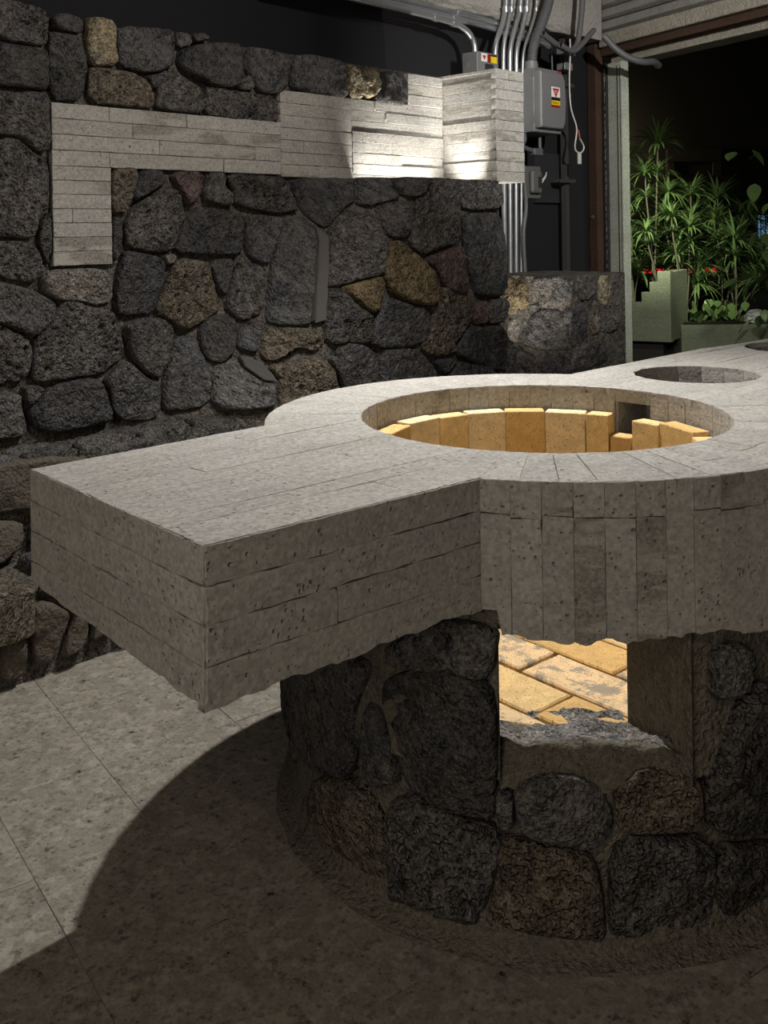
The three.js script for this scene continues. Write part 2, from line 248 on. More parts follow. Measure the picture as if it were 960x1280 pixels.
// ---------------------------------------------------------------- the room
const WALL_B = 3.70, LEDGE = 1.781, BACK_B = 4.12;
const setting = (name) => tag(group(name), null, null, null, 'structure');
{
  const floor = setting('floor');
  mesh('floor_slab', box(-3.4, 6.6, -0.3, -0.006, -3.4, 4.2), grout, floor);
  // travertine tiles, laid at a slight angle to the wall
  const O = [1.368, 2.176], e1 = [0.175, 0.985], e2 = [0.985, -0.172];
  const cols = [-4.4, -3.985, -3.57, -3.155, -2.74, -2.325, -1.91, -1.55, -1.135, -0.72, -0.305, 0, 0.415, 0.83, 1.245, 1.66, 2.075, 2.49, 2.905, 3.32, 3.735, 4.15, 4.565, 4.98], r = rng(4);
  const tileMap = (u, v, h) => V(O[0] + e2[0] * u + e1[0] * v, h, O[1] + e2[1] * u + e1[1] * v);
  const inRoom = (u, v) => { const w = tileMap(u, v, 0); return w.x > -3.0 && w.x < 6.2 && -w.z > -3.0 && -w.z < 4.0; };
  let count = 0;
  const list = [];
  for (let c = 0; c + 1 < cols.length; c++) for (let k = -13; k < 6; k++) {
    const u0 = cols[c], u1 = cols[c + 1], v0 = k * 0.393, v1 = v0 + 0.393;
    if (inRoom((u0 + u1) / 2, (v0 + v1) / 2)) list.push([u0, u1, v0, v1, Math.hypot((u0 + u1) / 2 + 0.2, (v0 + v1) / 2 + 0.3)]);
  }
  list.sort((x, y) => x[4] - y[4]);
  const rest = [];
  for (const [u0, u1, v0, v1] of list) {
    const dz = (r() - 0.5) * 0.0012, g = slab([[u0, v0], [u1, v0], [u1, v1], [u0, v1]], tileMap, -0.01, dz, { gap: 0.0006, bevel: 0.0006, wave: 0.0008, step: 0.09 });
    if (count++ < 290) mesh('tile', g, tileM[Math.floor(r() * 3)], floor); else rest.push(g);
  }
  if (rest.length) mesh('outer_tiles', mergeGeometries(rest), tileM[0], floor).userData.kind = 'stuff';

  mesh('ceiling_slab', box(-3.4, 6.6, 3.4, 3.6, -3.4, 4.2), M.ceiling, setting('ceiling'));
  mesh('wall_surface', box(-3.4, 6.5, 0, 3.4, BACK_B, BACK_B + 0.2), M.black_wall, setting('wall_back'));
  mesh('wall_surface', box(-3.4, -3.0, 0, 3.4, -3.2, 4.2), M.room_wall, setting('wall_left'));
  mesh('wall_surface', box(-3.4, 5.5, 0, 3.4, -3.4, -3.0), M.room_wall, setting('wall_near'));
}
// ---------------------------------------------------------------- the rubble wall with its cast-concrete band
function wallFace(a, y) {                                                 // how far the face of the rubble wall lies in b: the lower right part swells out to a parapet
  const f = clamp((y - 0.71) / (LEDGE - 0.71)), a0 = 2.1 + 1.06 * f, w = 0.88 - 0.34 * f;
  return WALL_B - 0.38 * sm(clamp((a - a0) / w));
}
const END_A = 4.27;
const rubble = setting('wall_rubble');
{
  const on = (a, y) => V(a, y, wallFace(a, y) + 0.02);
  const g = [sheet(0.4, END_A, 90, 0, LEDGE - 0.004, 40, (a, y) => { const p = on(a, y); p.z += 0.008 * fbm3(a * 14, y * 14, 3); return p; })];
  // the ledge behind the parapet's edge, the trough for the lights, and the end of the wall
  g.push(sheet(2.9, END_A, 60, 0, 1, 2, (a, t) => V(a, LEDGE - 0.004, mix(wallFace(a, LEDGE) + 0.012, Math.min(WALL_B, Math.max(wallFace(a, LEDGE) + 0.07, a < 3.53 ? WALL_B : 0)), t))));
  g.push(sheet(3.53, END_A, 40, 1.60, LEDGE - 0.004, 2, (a, y) => V(a, y, Math.min(WALL_B, wallFace(a, LEDGE) + 0.07)), true));
  g.push(box(3.53, END_A, 1.56, 1.60, 3.36, WALL_B)); g.push(box(3.5, 3.53, 1.56, LEDGE - 0.004, 3.45, WALL_B));
  g.push(sheet(0, LEDGE - 0.004, 20, 3.32, 4.1, 6, (y, b) => V(END_A, y > 1.6 && b > 3.5 && b < 3.69 ? 1.6 : y, b), true));
  for (const q of g) { q.deleteAttribute('uv1'); }
  const plain = g.map((q) => { const c = new THREE.BufferGeometry(); for (const n of ['position', 'normal', 'uv']) c.setAttribute(n, q.attributes[n]); c.setIndex(q.index); return c; });
  mesh('mortar', mergeGeometries(plain), mortarDark, rubble);
  mesh('core', box(0.4, 4.24, 0, 2.385, WALL_B + 0.025, BACK_B - 0.02), mortarDark, rubble);
}
const onWall = (a, y, h) => V(a, y, wallFace(a, y) - h), onTop = (a, y, h) => V(a, y, WALL_B - h);
const S = (kind, ...n) => { const p = pairs(n), y = p.reduce((s, q) => s + q[1] / p.length, 0); return addStone(rubble, kind, kind === 'f' ? slab(p, onWall, -0.02, 0.02, { gap: 0, bevel: 0.004, wave: 0.006, step: 0.02 }) : stone(p, y > 1.8 ? onTop : onWall, 0.02 + 0.016 * hash3(pick, 5, 5), { gap: 0, pores: kind === 'v' || kind === 'w' ? 1 : 0 })); };
S('v', 1.616, 2.28, 1.738, 2.256, 1.781, 2.261, 1.842, 2.257, 1.874, 2.267, 1.882, 2.363, 1.87, 2.409, 1.759, 2.422, 1.618, 2.421);
S('b', 1.613, 2.087, 1.803, 2.085, 1.877, 2.081, 1.88, 2.244, 1.855, 2.256, 1.738, 2.25, 1.616, 2.271);
S('v', 1.61, 1.9, 1.727, 1.896, 1.775, 1.881, 1.823, 1.837, 1.876, 1.851, 1.88, 2.072, 1.802, 2.08, 1.754, 2.068, 1.613, 2.076);
S('v', 1.604, 1.51, 1.781, 1.496, 1.812, 1.507, 1.826, 1.59, 1.87, 1.625, 1.873, 1.815, 1.836, 1.826, 1.781, 1.858, 1.751, 1.891, 1.61, 1.889);
S('v', 1.824, 1.495, 1.854, 1.4, 1.876, 1.399, 1.876, 1.613, 1.831, 1.566);
S('v', 1.602, 1.374, 1.742, 1.334, 1.803, 1.325, 1.847, 1.377, 1.823, 1.448, 1.793, 1.49, 1.604, 1.499);
S('b', 1.6, 1.207, 1.739, 1.145, 1.799, 1.111, 1.875, 1.175, 1.895, 1.24, 1.827, 1.285, 1.754, 1.318, 1.602, 1.359);
S('b', 1.906, 2.331, 2.03, 2.329, 2.031, 2.397, 1.933, 2.404, 1.895, 2.377);
S('b', 1.883, 2.048, 2.026, 2.054, 2.042, 2.202, 2.017, 2.322, 1.913, 2.326, 1.881, 2.322);
S('t', 2.048, 2.203, 2.193, 2.219, 2.18, 2.305, 2.179, 2.406, 2.092, 2.412, 2.045, 2.399);
S('b', 2.187, 2.306, 2.193, 2.213, 2.315, 2.2, 2.39, 2.215, 2.474, 2.257, 2.469, 2.401, 2.438, 2.41, 2.186, 2.388);
S('w', 2.046, 2.05, 2.254, 2.048, 2.349, 2.049, 2.365, 2.109, 2.329, 2.176, 2.257, 2.201, 2.102, 2.207, 2.055, 2.198);
S('b', 2.351, 2.133, 2.385, 2.149, 2.389, 2.208, 2.315, 2.19);
S('v', 2.381, 2.136, 2.364, 2.05, 2.621, 2.043, 2.607, 2.164, 2.497, 2.213, 2.435, 2.226, 2.39, 2.215);
S('b', 2.483, 2.324, 2.562, 2.353, 2.54, 2.404, 2.469, 2.401);
S('b', 2.57, 2.357, 2.652, 2.392, 2.604, 2.412, 2.544, 2.4);
S('b', 2.485, 2.258, 2.544, 2.218, 2.624, 2.192, 2.723, 2.168, 2.817, 2.19, 2.844, 2.263, 2.847, 2.396, 2.718, 2.386, 2.66, 2.379, 2.562, 2.351, 2.499, 2.325);
S('b', 2.862, 2.265, 2.905, 2.213, 2.949, 2.174, 3.04, 2.168, 3.11, 2.218, 3.109, 2.371, 3.007, 2.387, 2.864, 2.384);
S('b', 2.817, 2.183, 2.863, 2.174, 2.906, 2.199, 2.87, 2.254, 2.823, 2.226);
S('v', 2.621, 2.043, 2.822, 2.037, 3.056, 2.035, 3.049, 2.169, 2.825, 2.17, 2.656, 2.175, 2.623, 2.165);
S('b', 3.122, 2.219, 3.237, 2.2, 3.377, 2.198, 3.502, 2.194, 3.493, 2.285, 3.485, 2.384, 3.261, 2.396, 3.134, 2.374);
S('t', 3.504, 2.286, 3.523, 2.195, 3.62, 2.204, 3.622, 2.314, 3.591, 2.373, 3.506, 2.379);
S('t', 3.627, 2.212, 3.675, 2.209, 3.755, 2.279, 3.723, 2.364, 3.602, 2.366);
S('b', 3.767, 2.28, 3.698, 2.218, 3.72, 2.189, 3.951, 2.191, 3.955, 2.347, 3.838, 2.376, 3.768, 2.36);
S('w', 2.147, 1.596, 2.218, 1.603, 2.248, 1.679, 2.271, 1.769, 2.264, 1.798, 2.151, 1.794);
S('b', 2.256, 1.73, 2.241, 1.679, 2.255, 1.654, 2.336, 1.694, 2.419, 1.741, 2.397, 1.79, 2.323, 1.794, 2.286, 1.78);
S('r', 2.495, 1.684, 2.526, 1.631, 2.591, 1.685, 2.617, 1.794, 2.431, 1.785);
S('b', 2.598, 1.665, 2.68, 1.646, 2.763, 1.633, 2.773, 1.688, 2.723, 1.722, 2.724, 1.792, 2.633, 1.789);
S('v', 2.775, 1.702, 2.779, 1.647, 2.904, 1.618, 2.989, 1.6, 3.052, 1.603, 3.134, 1.622, 3.107, 1.775, 2.869, 1.79, 2.731, 1.786);
S('v', 2.335, 1.681, 2.247, 1.629, 2.203, 1.54, 2.215, 1.458, 2.331, 1.43, 2.437, 1.434, 2.453, 1.486, 2.499, 1.631, 2.488, 1.697, 2.419, 1.728);
S('b', 2.147, 1.403, 2.165, 1.403, 2.187, 1.452, 2.196, 1.59, 2.15, 1.588);
S('b', 2.485, 1.525, 2.444, 1.427, 2.643, 1.415, 2.826, 1.41, 2.834, 1.557, 2.814, 1.606, 2.646, 1.632, 2.55, 1.631);
S('b', 2.838, 1.48, 2.853, 1.396, 2.918, 1.359, 2.951, 1.407, 3.049, 1.563, 3.051, 1.592, 2.84, 1.603);
S('b', 2.186, 1.402, 2.164, 1.328, 2.152, 1.191, 2.225, 1.167, 2.339, 1.172, 2.357, 1.216, 2.404, 1.317, 2.406, 1.395, 2.361, 1.422, 2.201, 1.449);
S('g', 2.413, 1.375, 2.459, 1.394, 2.452, 1.427, 2.383, 1.422);
S('w', 2.412, 1.306, 2.373, 1.236, 2.349, 1.173, 2.416, 1.136, 2.492, 1.084, 2.551, 1.1, 2.653, 1.154, 2.68, 1.186, 2.665, 1.274, 2.626, 1.391, 2.467, 1.409);
S('b', 2.689, 1.212, 2.747, 1.298, 2.785, 1.4, 2.637, 1.395);
S('v', 2.744, 1.271, 2.692, 1.185, 2.736, 1.11, 2.799, 1.135, 2.827, 1.147, 2.873, 1.239, 2.915, 1.334, 2.874, 1.374, 2.791, 1.379);
S('b', 2.952, 1.403, 2.849, 1.151, 2.836, 1.095, 2.986, 1.086, 3.004, 1.124, 3.064, 1.289, 3.138, 1.474, 3.152, 1.555, 3.093, 1.599, 3.05, 1.596);
S('f', 3.144, 1.474, 3.07, 1.289, 2.998, 1.096, 3.046, 1.108, 3.11, 1.288, 3.185, 1.493, 3.158, 1.547);
S('b', 3.127, 1.709, 3.146, 1.617, 3.164, 1.571, 3.198, 1.525, 3.293, 1.621, 3.348, 1.666, 3.392, 1.781, 3.115, 1.777);
S('b', 3.362, 1.693, 3.347, 1.646, 3.386, 1.632, 3.416, 1.645, 3.525, 1.67, 3.507, 1.717, 3.525, 1.778, 3.397, 1.781);
S('b', 3.522, 1.73, 3.551, 1.677, 3.618, 1.677, 3.687, 1.725, 3.719, 1.779, 3.53, 1.778);
S('b', 3.414, 1.546, 3.428, 1.482, 3.536, 1.467, 3.562, 1.545, 3.582, 1.657, 3.476, 1.657, 3.411, 1.632);
S('v', 3.647, 1.697, 3.59, 1.65, 3.566, 1.545, 3.564, 1.44, 3.64, 1.386, 3.761, 1.417, 3.907, 1.448, 3.94, 1.502, 3.934, 1.709, 3.893, 1.781, 3.729, 1.777);
S('v', 3.934, 1.682, 3.975, 1.613, 4.295, 1.622, 4.271, 1.782, 3.914, 1.775);
S('v', 3.241, 1.563, 3.178, 1.474, 3.101, 1.257, 3.159, 1.262, 3.244, 1.284, 3.366, 1.304, 3.386, 1.406, 3.419, 1.469, 3.397, 1.508, 3.391, 1.56, 3.357, 1.606, 3.297, 1.621);
S('y', 3.393, 1.405, 3.374, 1.304, 3.409, 1.226, 3.482, 1.183, 3.596, 1.144, 3.724, 1.136, 3.761, 1.248, 3.699, 1.331, 3.583, 1.414, 3.489, 1.468, 3.424, 1.462);
S('y', 3.234, 1.16, 3.316, 1.117, 3.382, 1.253, 3.357, 1.305, 3.243, 1.277, 3.151, 1.25);
S('r', 3.758, 1.302, 3.818, 1.218, 3.965, 1.17, 4.019, 1.194, 3.98, 1.349, 3.96, 1.44, 3.802, 1.409, 3.65, 1.373);
S('b', 3.962, 1.502, 3.98, 1.391, 4.021, 1.264, 4.074, 1.156, 4.326, 1.15, 4.322, 1.382, 4.302, 1.608, 3.953, 1.599);
S('v', 3.046, 1.108, 3.025, 1.002, 3.174, 0.991, 3.278, 0.982, 3.298, 1.106, 3.194, 1.168, 3.145, 1.25, 3.099, 1.251);
S('b', 3.325, 1.117, 3.288, 1.044, 3.278, 0.963, 3.534, 0.939, 3.67, 0.96, 3.702, 1.037, 3.694, 1.125, 3.52, 1.162, 3.39, 1.201);
S('w', 3.724, 1.116, 3.691, 0.998, 3.62, 0.931, 3.708, 0.876, 3.883, 0.873, 3.895, 0.94, 3.982, 1.002, 4.038, 1.053, 4.029, 1.152, 3.901, 1.187, 3.818, 1.225, 3.766, 1.207);
S('r', 4.026, 1.019, 4.137, 1.007, 4.14, 1.139, 4.062, 1.136);
S('b', 4.137, 1.011, 4.327, 1.004, 4.326, 1.142, 4.163, 1.137);
S('b', 3.894, 0.899, 3.914, 0.856, 4.2, 0.756, 4.325, 0.742, 4.327, 0.987, 4.026, 1.01, 3.96, 0.99);
S('b', 4.325, 0.64, 4.327, 0.72, 4.218, 0.74, 4.155, 0.786, 3.893, 0.844, 3.808, 0.785, 3.786, 0.706);
S('b', 3.352, 0.709, 3.744, 0.658, 3.767, 0.776, 3.649, 0.895, 3.591, 0.934, 3.322, 0.953);
S('b', 3.787, 0.781, 3.829, 0.796, 3.893, 0.855, 3.718, 0.865);
S('b', 3.064, 0.88, 3.118, 0.751, 3.335, 0.724, 3.312, 0.928, 3.243, 0.982, 3.142, 1.004, 3.069, 0.981);
S('w', 2.786, 1.048, 2.767, 0.979, 2.778, 0.938, 2.815, 0.943, 2.896, 0.998, 2.971, 0.97, 3.022, 1.002, 3.034, 1.062, 2.939, 1.08, 2.84, 1.08);
S('w', 2.817, 0.902, 2.794, 0.849, 2.769, 0.709, 3.086, 0.743, 3.032, 0.92, 2.955, 0.946, 2.856, 0.931);
S('b', 3.038, 0.894, 3.06, 0.868, 3.061, 0.946, 3.031, 0.942);
S('g', 1.852, 1.284, 1.915, 1.25, 2.006, 1.245, 2.086, 1.222, 2.15, 1.237, 2.15, 1.336, 2.089, 1.378, 1.866, 1.378, 1.828, 1.344);
S('v', 1.596, 0.948, 1.754, 0.946, 1.785, 1.001, 1.793, 1.099, 1.739, 1.139, 1.6, 1.207);
S('v', 1.779, 0.99, 1.791, 0.936, 1.91, 0.934, 2.081, 0.938, 2.179, 0.984, 2.205, 1.019, 2.181, 1.122, 2.152, 1.199, 2.046, 1.222, 1.941, 1.255, 1.888, 1.204, 1.812, 1.115);
S('b', 2.209, 1.057, 2.236, 0.984, 2.307, 0.907, 2.36, 0.889, 2.386, 0.937, 2.429, 1.024, 2.446, 1.101, 2.386, 1.151, 2.297, 1.157, 2.203, 1.139);
S('b', 2.381, 0.9, 2.351, 0.778, 2.368, 0.752, 2.524, 0.766, 2.57, 0.887, 2.557, 0.964, 2.543, 1.057, 2.476, 1.066, 2.43, 1.037);
S('b', 2.569, 1.092, 2.556, 1.028, 2.571, 0.95, 2.611, 0.935, 2.675, 0.983, 2.713, 1.072, 2.716, 1.138, 2.653, 1.154, 2.595, 1.124);
S('b', 2.689, 0.995, 2.753, 0.974, 2.787, 1.056, 2.822, 1.111, 2.783, 1.119, 2.73, 1.091);
S('b', 2.525, 0.751, 2.691, 0.741, 2.757, 0.752, 2.784, 0.845, 2.733, 0.854, 2.677, 0.92, 2.674, 0.964, 2.582, 0.93);
S('f', 2.687, 0.924, 2.736, 0.864, 2.786, 0.851, 2.777, 0.89, 2.749, 0.942, 2.684, 0.97);
S('w', 2.796, 0.86, 2.846, 0.873, 2.846, 0.935, 2.78, 0.921);
S('b', 2.122, 0.878, 2.141, 0.776, 2.173, 0.737, 2.281, 0.723, 2.342, 0.748, 2.37, 0.875, 2.307, 0.894, 2.236, 0.966, 2.193, 0.989, 2.102, 0.918);
S('b', 1.776, 0.792, 1.818, 0.744, 1.894, 0.727, 2.092, 0.733, 2.14, 0.751, 2.101, 0.893, 2.054, 0.929, 1.935, 0.931, 1.846, 0.906, 1.771, 0.833);
S('v', 1.753, 0.876, 1.777, 0.85, 1.84, 0.906, 1.821, 0.926, 1.754, 0.934);
S('b', 1.593, 0.745, 1.745, 0.732, 1.769, 0.758, 1.747, 0.854, 1.748, 0.906, 1.595, 0.925);
// stones outside the frame on the left, so that the wall goes on
for (let row = 0; row < 5; row++) for (let k = 0; k < 3; k++) {
  const y0 = 0.72 + row * 0.33, x0 = 0.5 + k * 0.37 + (row % 2) * 0.02;
  S(row % 2 ? 'b' : 'v', x0, y0 + 0.02, x0 + 0.2, y0, x0 + 0.35, y0 + 0.03, x0 + 0.36, y0 + 0.3, x0 + 0.15, y0 + 0.32, x0, y0 + 0.29);
}
{
  // boards of the cast band: rows of shuttering-board prints, each a piece with its own level
  const r = rng(77);
  const rows = (parent, a0, a1, y0, y1, n, cuts, opt = {}) => {
    for (let i = 0; i < n; i++) {
      const ya = mix(y0, y1, i / n), yb = mix(y0, y1, (i + 1) / n), at = [a0, ...(cuts[i % cuts.length] || []).filter((c) => c > a0 + 0.05 && c < a1 - 0.05), a1];
      for (let k = 0; k + 1 < at.length; k++) {
        const lift = 0.012 + (r() - 0.5) * (opt.rough ?? 0.004);
        mesh('board', slab([[at[k], ya], [at[k + 1], ya], [at[k + 1], yb], [at[k], yb]], opt.map || ((a, y, h) => V(a, y, WALL_B - h)), -0.02, lift, { gap: 0.0006 + r() * 0.0007, bevel: opt.bevel ?? 0.0018, wave: opt.wave ?? 0.0025, step: 0.03 }), CONW[Math.floor(r() * CONW.length)], parent);
      }
    }
  };
  const band = group('concrete_band', rubble); band.userData.label = 'board-marked cast concrete band';
  rows(band, 1.885, 2.145, 1.39, 1.79, 7, [[], [], [], [1.97], [], [], []]);
  rows(band, 1.885, 3.056, 1.79, 2.042, 4, [[2.14, 2.72], [2.38, 2.9], [2.25], [2.14, 2.52]]);
  rows(band, 3.056, 3.53, 1.78, 2.199, 7, [[3.3], [], [3.2], [], [3.36], [], []]);
  rows(band, 3.53, 4.24, 1.64, 2.199, 10, [[], [3.78], [3.7], [], [3.9], [3.62], []], { rough: 0.011, bevel: 0.001 });
  rows(band, 3.955, 4.24, 2.199, 2.372, 3, [[]], { rough: 0.01 });
  const pier = group('concrete_pier', rubble); pier.userData.label = 'board-marked concrete pier projecting over the end of the stones';
  mesh('core', box(4.255, 4.48, 1.79, 2.365, 3.325, 3.76), M.concrete, pier);
  mesh('soffit', box(4.245, 4.49, 1.772, 1.79, 3.315, 3.76, 0.003), M.concrete_pale, pier);
  rows(pier, -3.71, -3.312, 1.775, 2.385, 11, [[]], { rough: 0.009, bevel: 0.001, map: (u, y, h) => V(4.258 - h, y, -u) });
  rows(pier, 4.243, 4.495, 1.772, 2.385, 11, [[], [4.36], []], { rough: 0.003, map: (a, y, h) => V(a, y, 3.322 - h) });
  mesh('cap', box(4.243, 4.495, 2.365, 2.384, 3.313, 3.76, 0.004), M.concrete_grey, pier);
}
// ---------------------------------------------------------------- the stepped stone bench at the foot of the wall
{
  const bench = thing('stone_bench', 'low stepped bench of dark rubble stones along the foot of the rubble wall', 'bench', V(0, 0, 0));
  mesh('mortar', mergeGeometries([box(0.4, 3.2, 0, 0.325, 3.235, 3.62), box(0.4, 3.2, 0.3, 0.69, 3.505, 3.72)]), mortarDark, bench);
  const up = (b0) => (a, y, h) => V(a, y, b0 - h), top = (y0) => (a, u, h) => V(a, y0 + h, u);
  const B = (kind, map, depth, ...n) => addStone(bench, kind, stone(pairs(n), map, depth, { gap: 0.004 }));
  const f = up(3.49), q = up(3.222), t = top(0.672), t2 = top(0.315);
  // capping stones, seen from above
  B('b', t, 0.04, 1.2, 3.47, 1.5, 3.47, 1.64, 3.48, 1.62, 3.69, 1.2, 3.69); B('b', t, 0.035, 1.645, 3.56, 1.84, 3.55, 1.86, 3.69, 1.64, 3.69); B('b', t, 0.05, 1.645, 3.47, 1.85, 3.46, 1.84, 3.545, 1.65, 3.555);
  B('v', t, 0.045, 1.87, 3.46, 2.12, 3.47, 2.14, 3.57, 1.88, 3.6); B('b', t, 0.04, 1.88, 3.61, 2.15, 3.58, 2.4, 3.56, 2.42, 3.69, 1.88, 3.69); B('v', t, 0.05, 2.13, 3.46, 2.38, 3.46, 2.4, 3.55, 2.15, 3.57);
  B('b', t, 0.05, 2.4, 3.46, 2.62, 3.47, 2.63, 3.62, 2.42, 3.66); B('r', t, 0.055, 2.64, 3.46, 2.9, 3.45, 2.97, 3.5, 2.95, 3.6, 2.65, 3.63); B('b', t, 0.05, 2.98, 3.46, 3.2, 3.46, 3.2, 3.52, 2.98, 3.52);
  // upper face
  B('d', f, 0.03, 1.2, 0.5, 1.5, 0.52, 1.74, 0.5, 1.9, 0.52, 1.9, 0.7, 1.2, 0.7); B('d', f, 0.03, 1.2, 0.34, 1.55, 0.33, 1.66, 0.4, 1.64, 0.48, 1.5, 0.51, 1.2, 0.49); B('b', f, 0.03, 1.67, 0.38, 1.75, 0.36, 1.9, 0.38, 1.9, 0.51, 1.74, 0.49, 1.67, 0.46);
  B('b', f, 0.03, 1.91, 0.36, 2.3, 0.36, 2.3, 0.7, 1.91, 0.7); B('v', f, 0.03, 2.31, 0.36, 2.7, 0.36, 2.7, 0.7, 2.31, 0.7); B('b', f, 0.03, 2.71, 0.36, 3.1, 0.36, 3.1, 0.7, 2.71, 0.7);
  // the projecting step: a boulder, then stones on end
  const boulder = addStone(bench, 'w', stone(pairs([0.95, 3.17, 1.3, 3.15, 1.5, 3.14, 1.56, 3.2, 1.57, 3.36, 1.54, 3.5, 0.95, 3.5]), top(0.3), 0.06, { back: 0.12, edge: 7 }));
  boulder.userData.label = 'pitted boulder with a flat worn top';
  B('w', up(3.2), 0.05, 0.95, 0.26, 1.42, 0.255, 1.53, 0.28, 1.56, 0.34, 1.3, 0.36, 0.95, 0.36);
  B('b', t2, 0.04, 1.59, 3.22, 1.8, 3.22, 1.95, 3.24, 1.95, 3.48, 1.59, 3.49); B('b', t2, 0.04, 1.97, 3.22, 2.4, 3.22, 2.4, 3.48, 1.97, 3.49);
  B('d', q, 0.03, 1.565, 0.3, 1.7, 0.21, 1.79, 0.2, 1.85, 0.33, 1.6, 0.345);
  B('d', q, 0.03, 1.2, 0.02, 1.4, 0.02, 1.41, 0.25, 1.2, 0.25); B('d', q, 0.035, 1.425, 0.03, 1.5, 0.025, 1.525, 0.05, 1.515, 0.25, 1.44, 0.25); B('d', q, 0.035, 1.545, 0.05, 1.62, 0.035, 1.66, 0.14, 1.69, 0.2, 1.6, 0.27, 1.53, 0.26);
  B('d', q, 0.03, 1.635, 0.04, 1.74, 0.06, 1.76, 0.14, 1.735, 0.2, 1.7, 0.19, 1.665, 0.12); B('d', q, 0.03, 1.755, 0.06, 1.86, 0.09, 1.86, 0.16, 1.8, 0.2, 1.75, 0.19, 1.77, 0.13);
  B('d', q, 0.03, 1.87, 0.03, 2.1, 0.03, 2.1, 0.3, 1.87, 0.31); B('d', q, 0.03, 2.11, 0.03, 2.4, 0.03, 2.4, 0.3, 2.11, 0.31); B('v', q, 0.03, 2.41, 0.03, 2.7, 0.03, 2.7, 0.3, 2.41, 0.31);
}
// ---------------------------------------------------------------- the low wall by the street door
{
  const A0 = 4.859, B0 = 3.259, TOP = 1.25, low = thing('low_wall', 'waist-high wall of rough grey and tan stones beside the pale door jamb', 'low wall', V(A0, 0, B0));
  mesh('mortar', box(0.015, 0.62, 0, TOP - 0.012, 0.015, 0.62, 0.01), mortarDark, low);
  const L = (kind, ...n) => addStone(low, kind, stone(pairs(n), (u, y, h) => V(0.025 - h, y, -u), 0.03, { rough: 1.5, gap: 0.001, edge: 9 }));
  const R = (kind, ...n) => addStone(low, kind, stone(pairs(n), (u, y, h) => V(u, y, 0.025 - h), 0.03, { rough: 1.5, gap: 0.001, edge: 9 }));
  L('y', -0.522, 1.001, -0.446, 0.982, -0.381, 1.003, -0.317, 1.04, -0.31, 1.176, -0.335, 1.223, -0.518, 1.223);
  L('v', -0.295, 1.134, -0.29, 1.092, -0.203, 1.078, -0.132, 1.072, -0.053, 1.071, -0.013, 1.11, -0.001, 1.248, -0.283, 1.237);
  L('b', -0.318, 1.031, -0.245, 1.041, -0.234, 1.063, -0.312, 1.057);
  L('g', -0.474, 0.911, -0.47, 0.842, -0.406, 0.816, -0.386, 0.873, -0.382, 0.96, -0.403, 0.98, -0.468, 0.964);
  L('v', -0.38, 0.818, -0.259, 0.796, -0.157, 0.795, -0.019, 0.805, -0.01, 0.847, -0.026, 0.928, -0.03, 1.002, -0.073, 1.037, -0.163, 1.05, -0.287, 1.015, -0.372, 0.943);
  L('v', -0.529, 0.602, -0.247, 0.628, -0.25, 0.746, -0.396, 0.794, -0.526, 0.782);
  L('b', -0.227, 0.63, -0.014, 0.649, -0.011, 0.773, -0.038, 0.789, -0.209, 0.766);
  R('b', 0.001, 1.102, 0.016, 1.093, 0.039, 1.141, 0.086, 1.24, 0.004, 1.242);
  R('v', 0.054, 1.149, 0.097, 1.08, 0.202, 1.086, 0.288, 1.128, 0.291, 1.233, 0.101, 1.238);
  R('t', 0.302, 1.068, 0.372, 1.025, 0.454, 1.093, 0.454, 1.225, 0.302, 1.233);
  R('v', 0.462, 1.102, 0.412, 1.035, 0.465, 1.006, 0.533, 1.001, 0.548, 1.22, 0.471, 1.223);
  R('b', -0.003, 0.955, 0.02, 0.961, 0.025, 1.051, -0.001, 1.037);
  R('b', 0.035, 0.976, 0.01, 0.847, 0.09, 0.823, 0.181, 0.848, 0.168, 0.942, 0.141, 1.044, 0.052, 1.066);
  R('w', 0.156, 1.035, 0.183, 0.932, 0.227, 0.853, 0.305, 0.889, 0.305, 1.016, 0.272, 1.099, 0.21, 1.077);
  R('v', 0.321, 0.887, 0.399, 0.864, 0.513, 0.889, 0.533, 0.993, 0.316, 1.007);
  R('v', -0.003, 0.659, 0.394, 0.675, 0.398, 0.821, 0.304, 0.85, 0.15, 0.834, 0.031, 0.812);
  for (let k = 0; k < 3; k++) for (let j = 0; j < 2; j++) { L('v', -0.55 + k * 0.18, 0.03 + j * 0.26, -0.39 + k * 0.18, 0.04 + j * 0.26, -0.39 + k * 0.18, 0.27 + j * 0.27, -0.55 + k * 0.18, 0.28 + j * 0.27); R('b', 0.02 + k * 0.19, 0.03 + j * 0.26, 0.19 + k * 0.19, 0.04 + j * 0.26, 0.2 + k * 0.19, 0.27 + j * 0.27, 0.03 + k * 0.19, 0.28 + j * 0.27); }
}

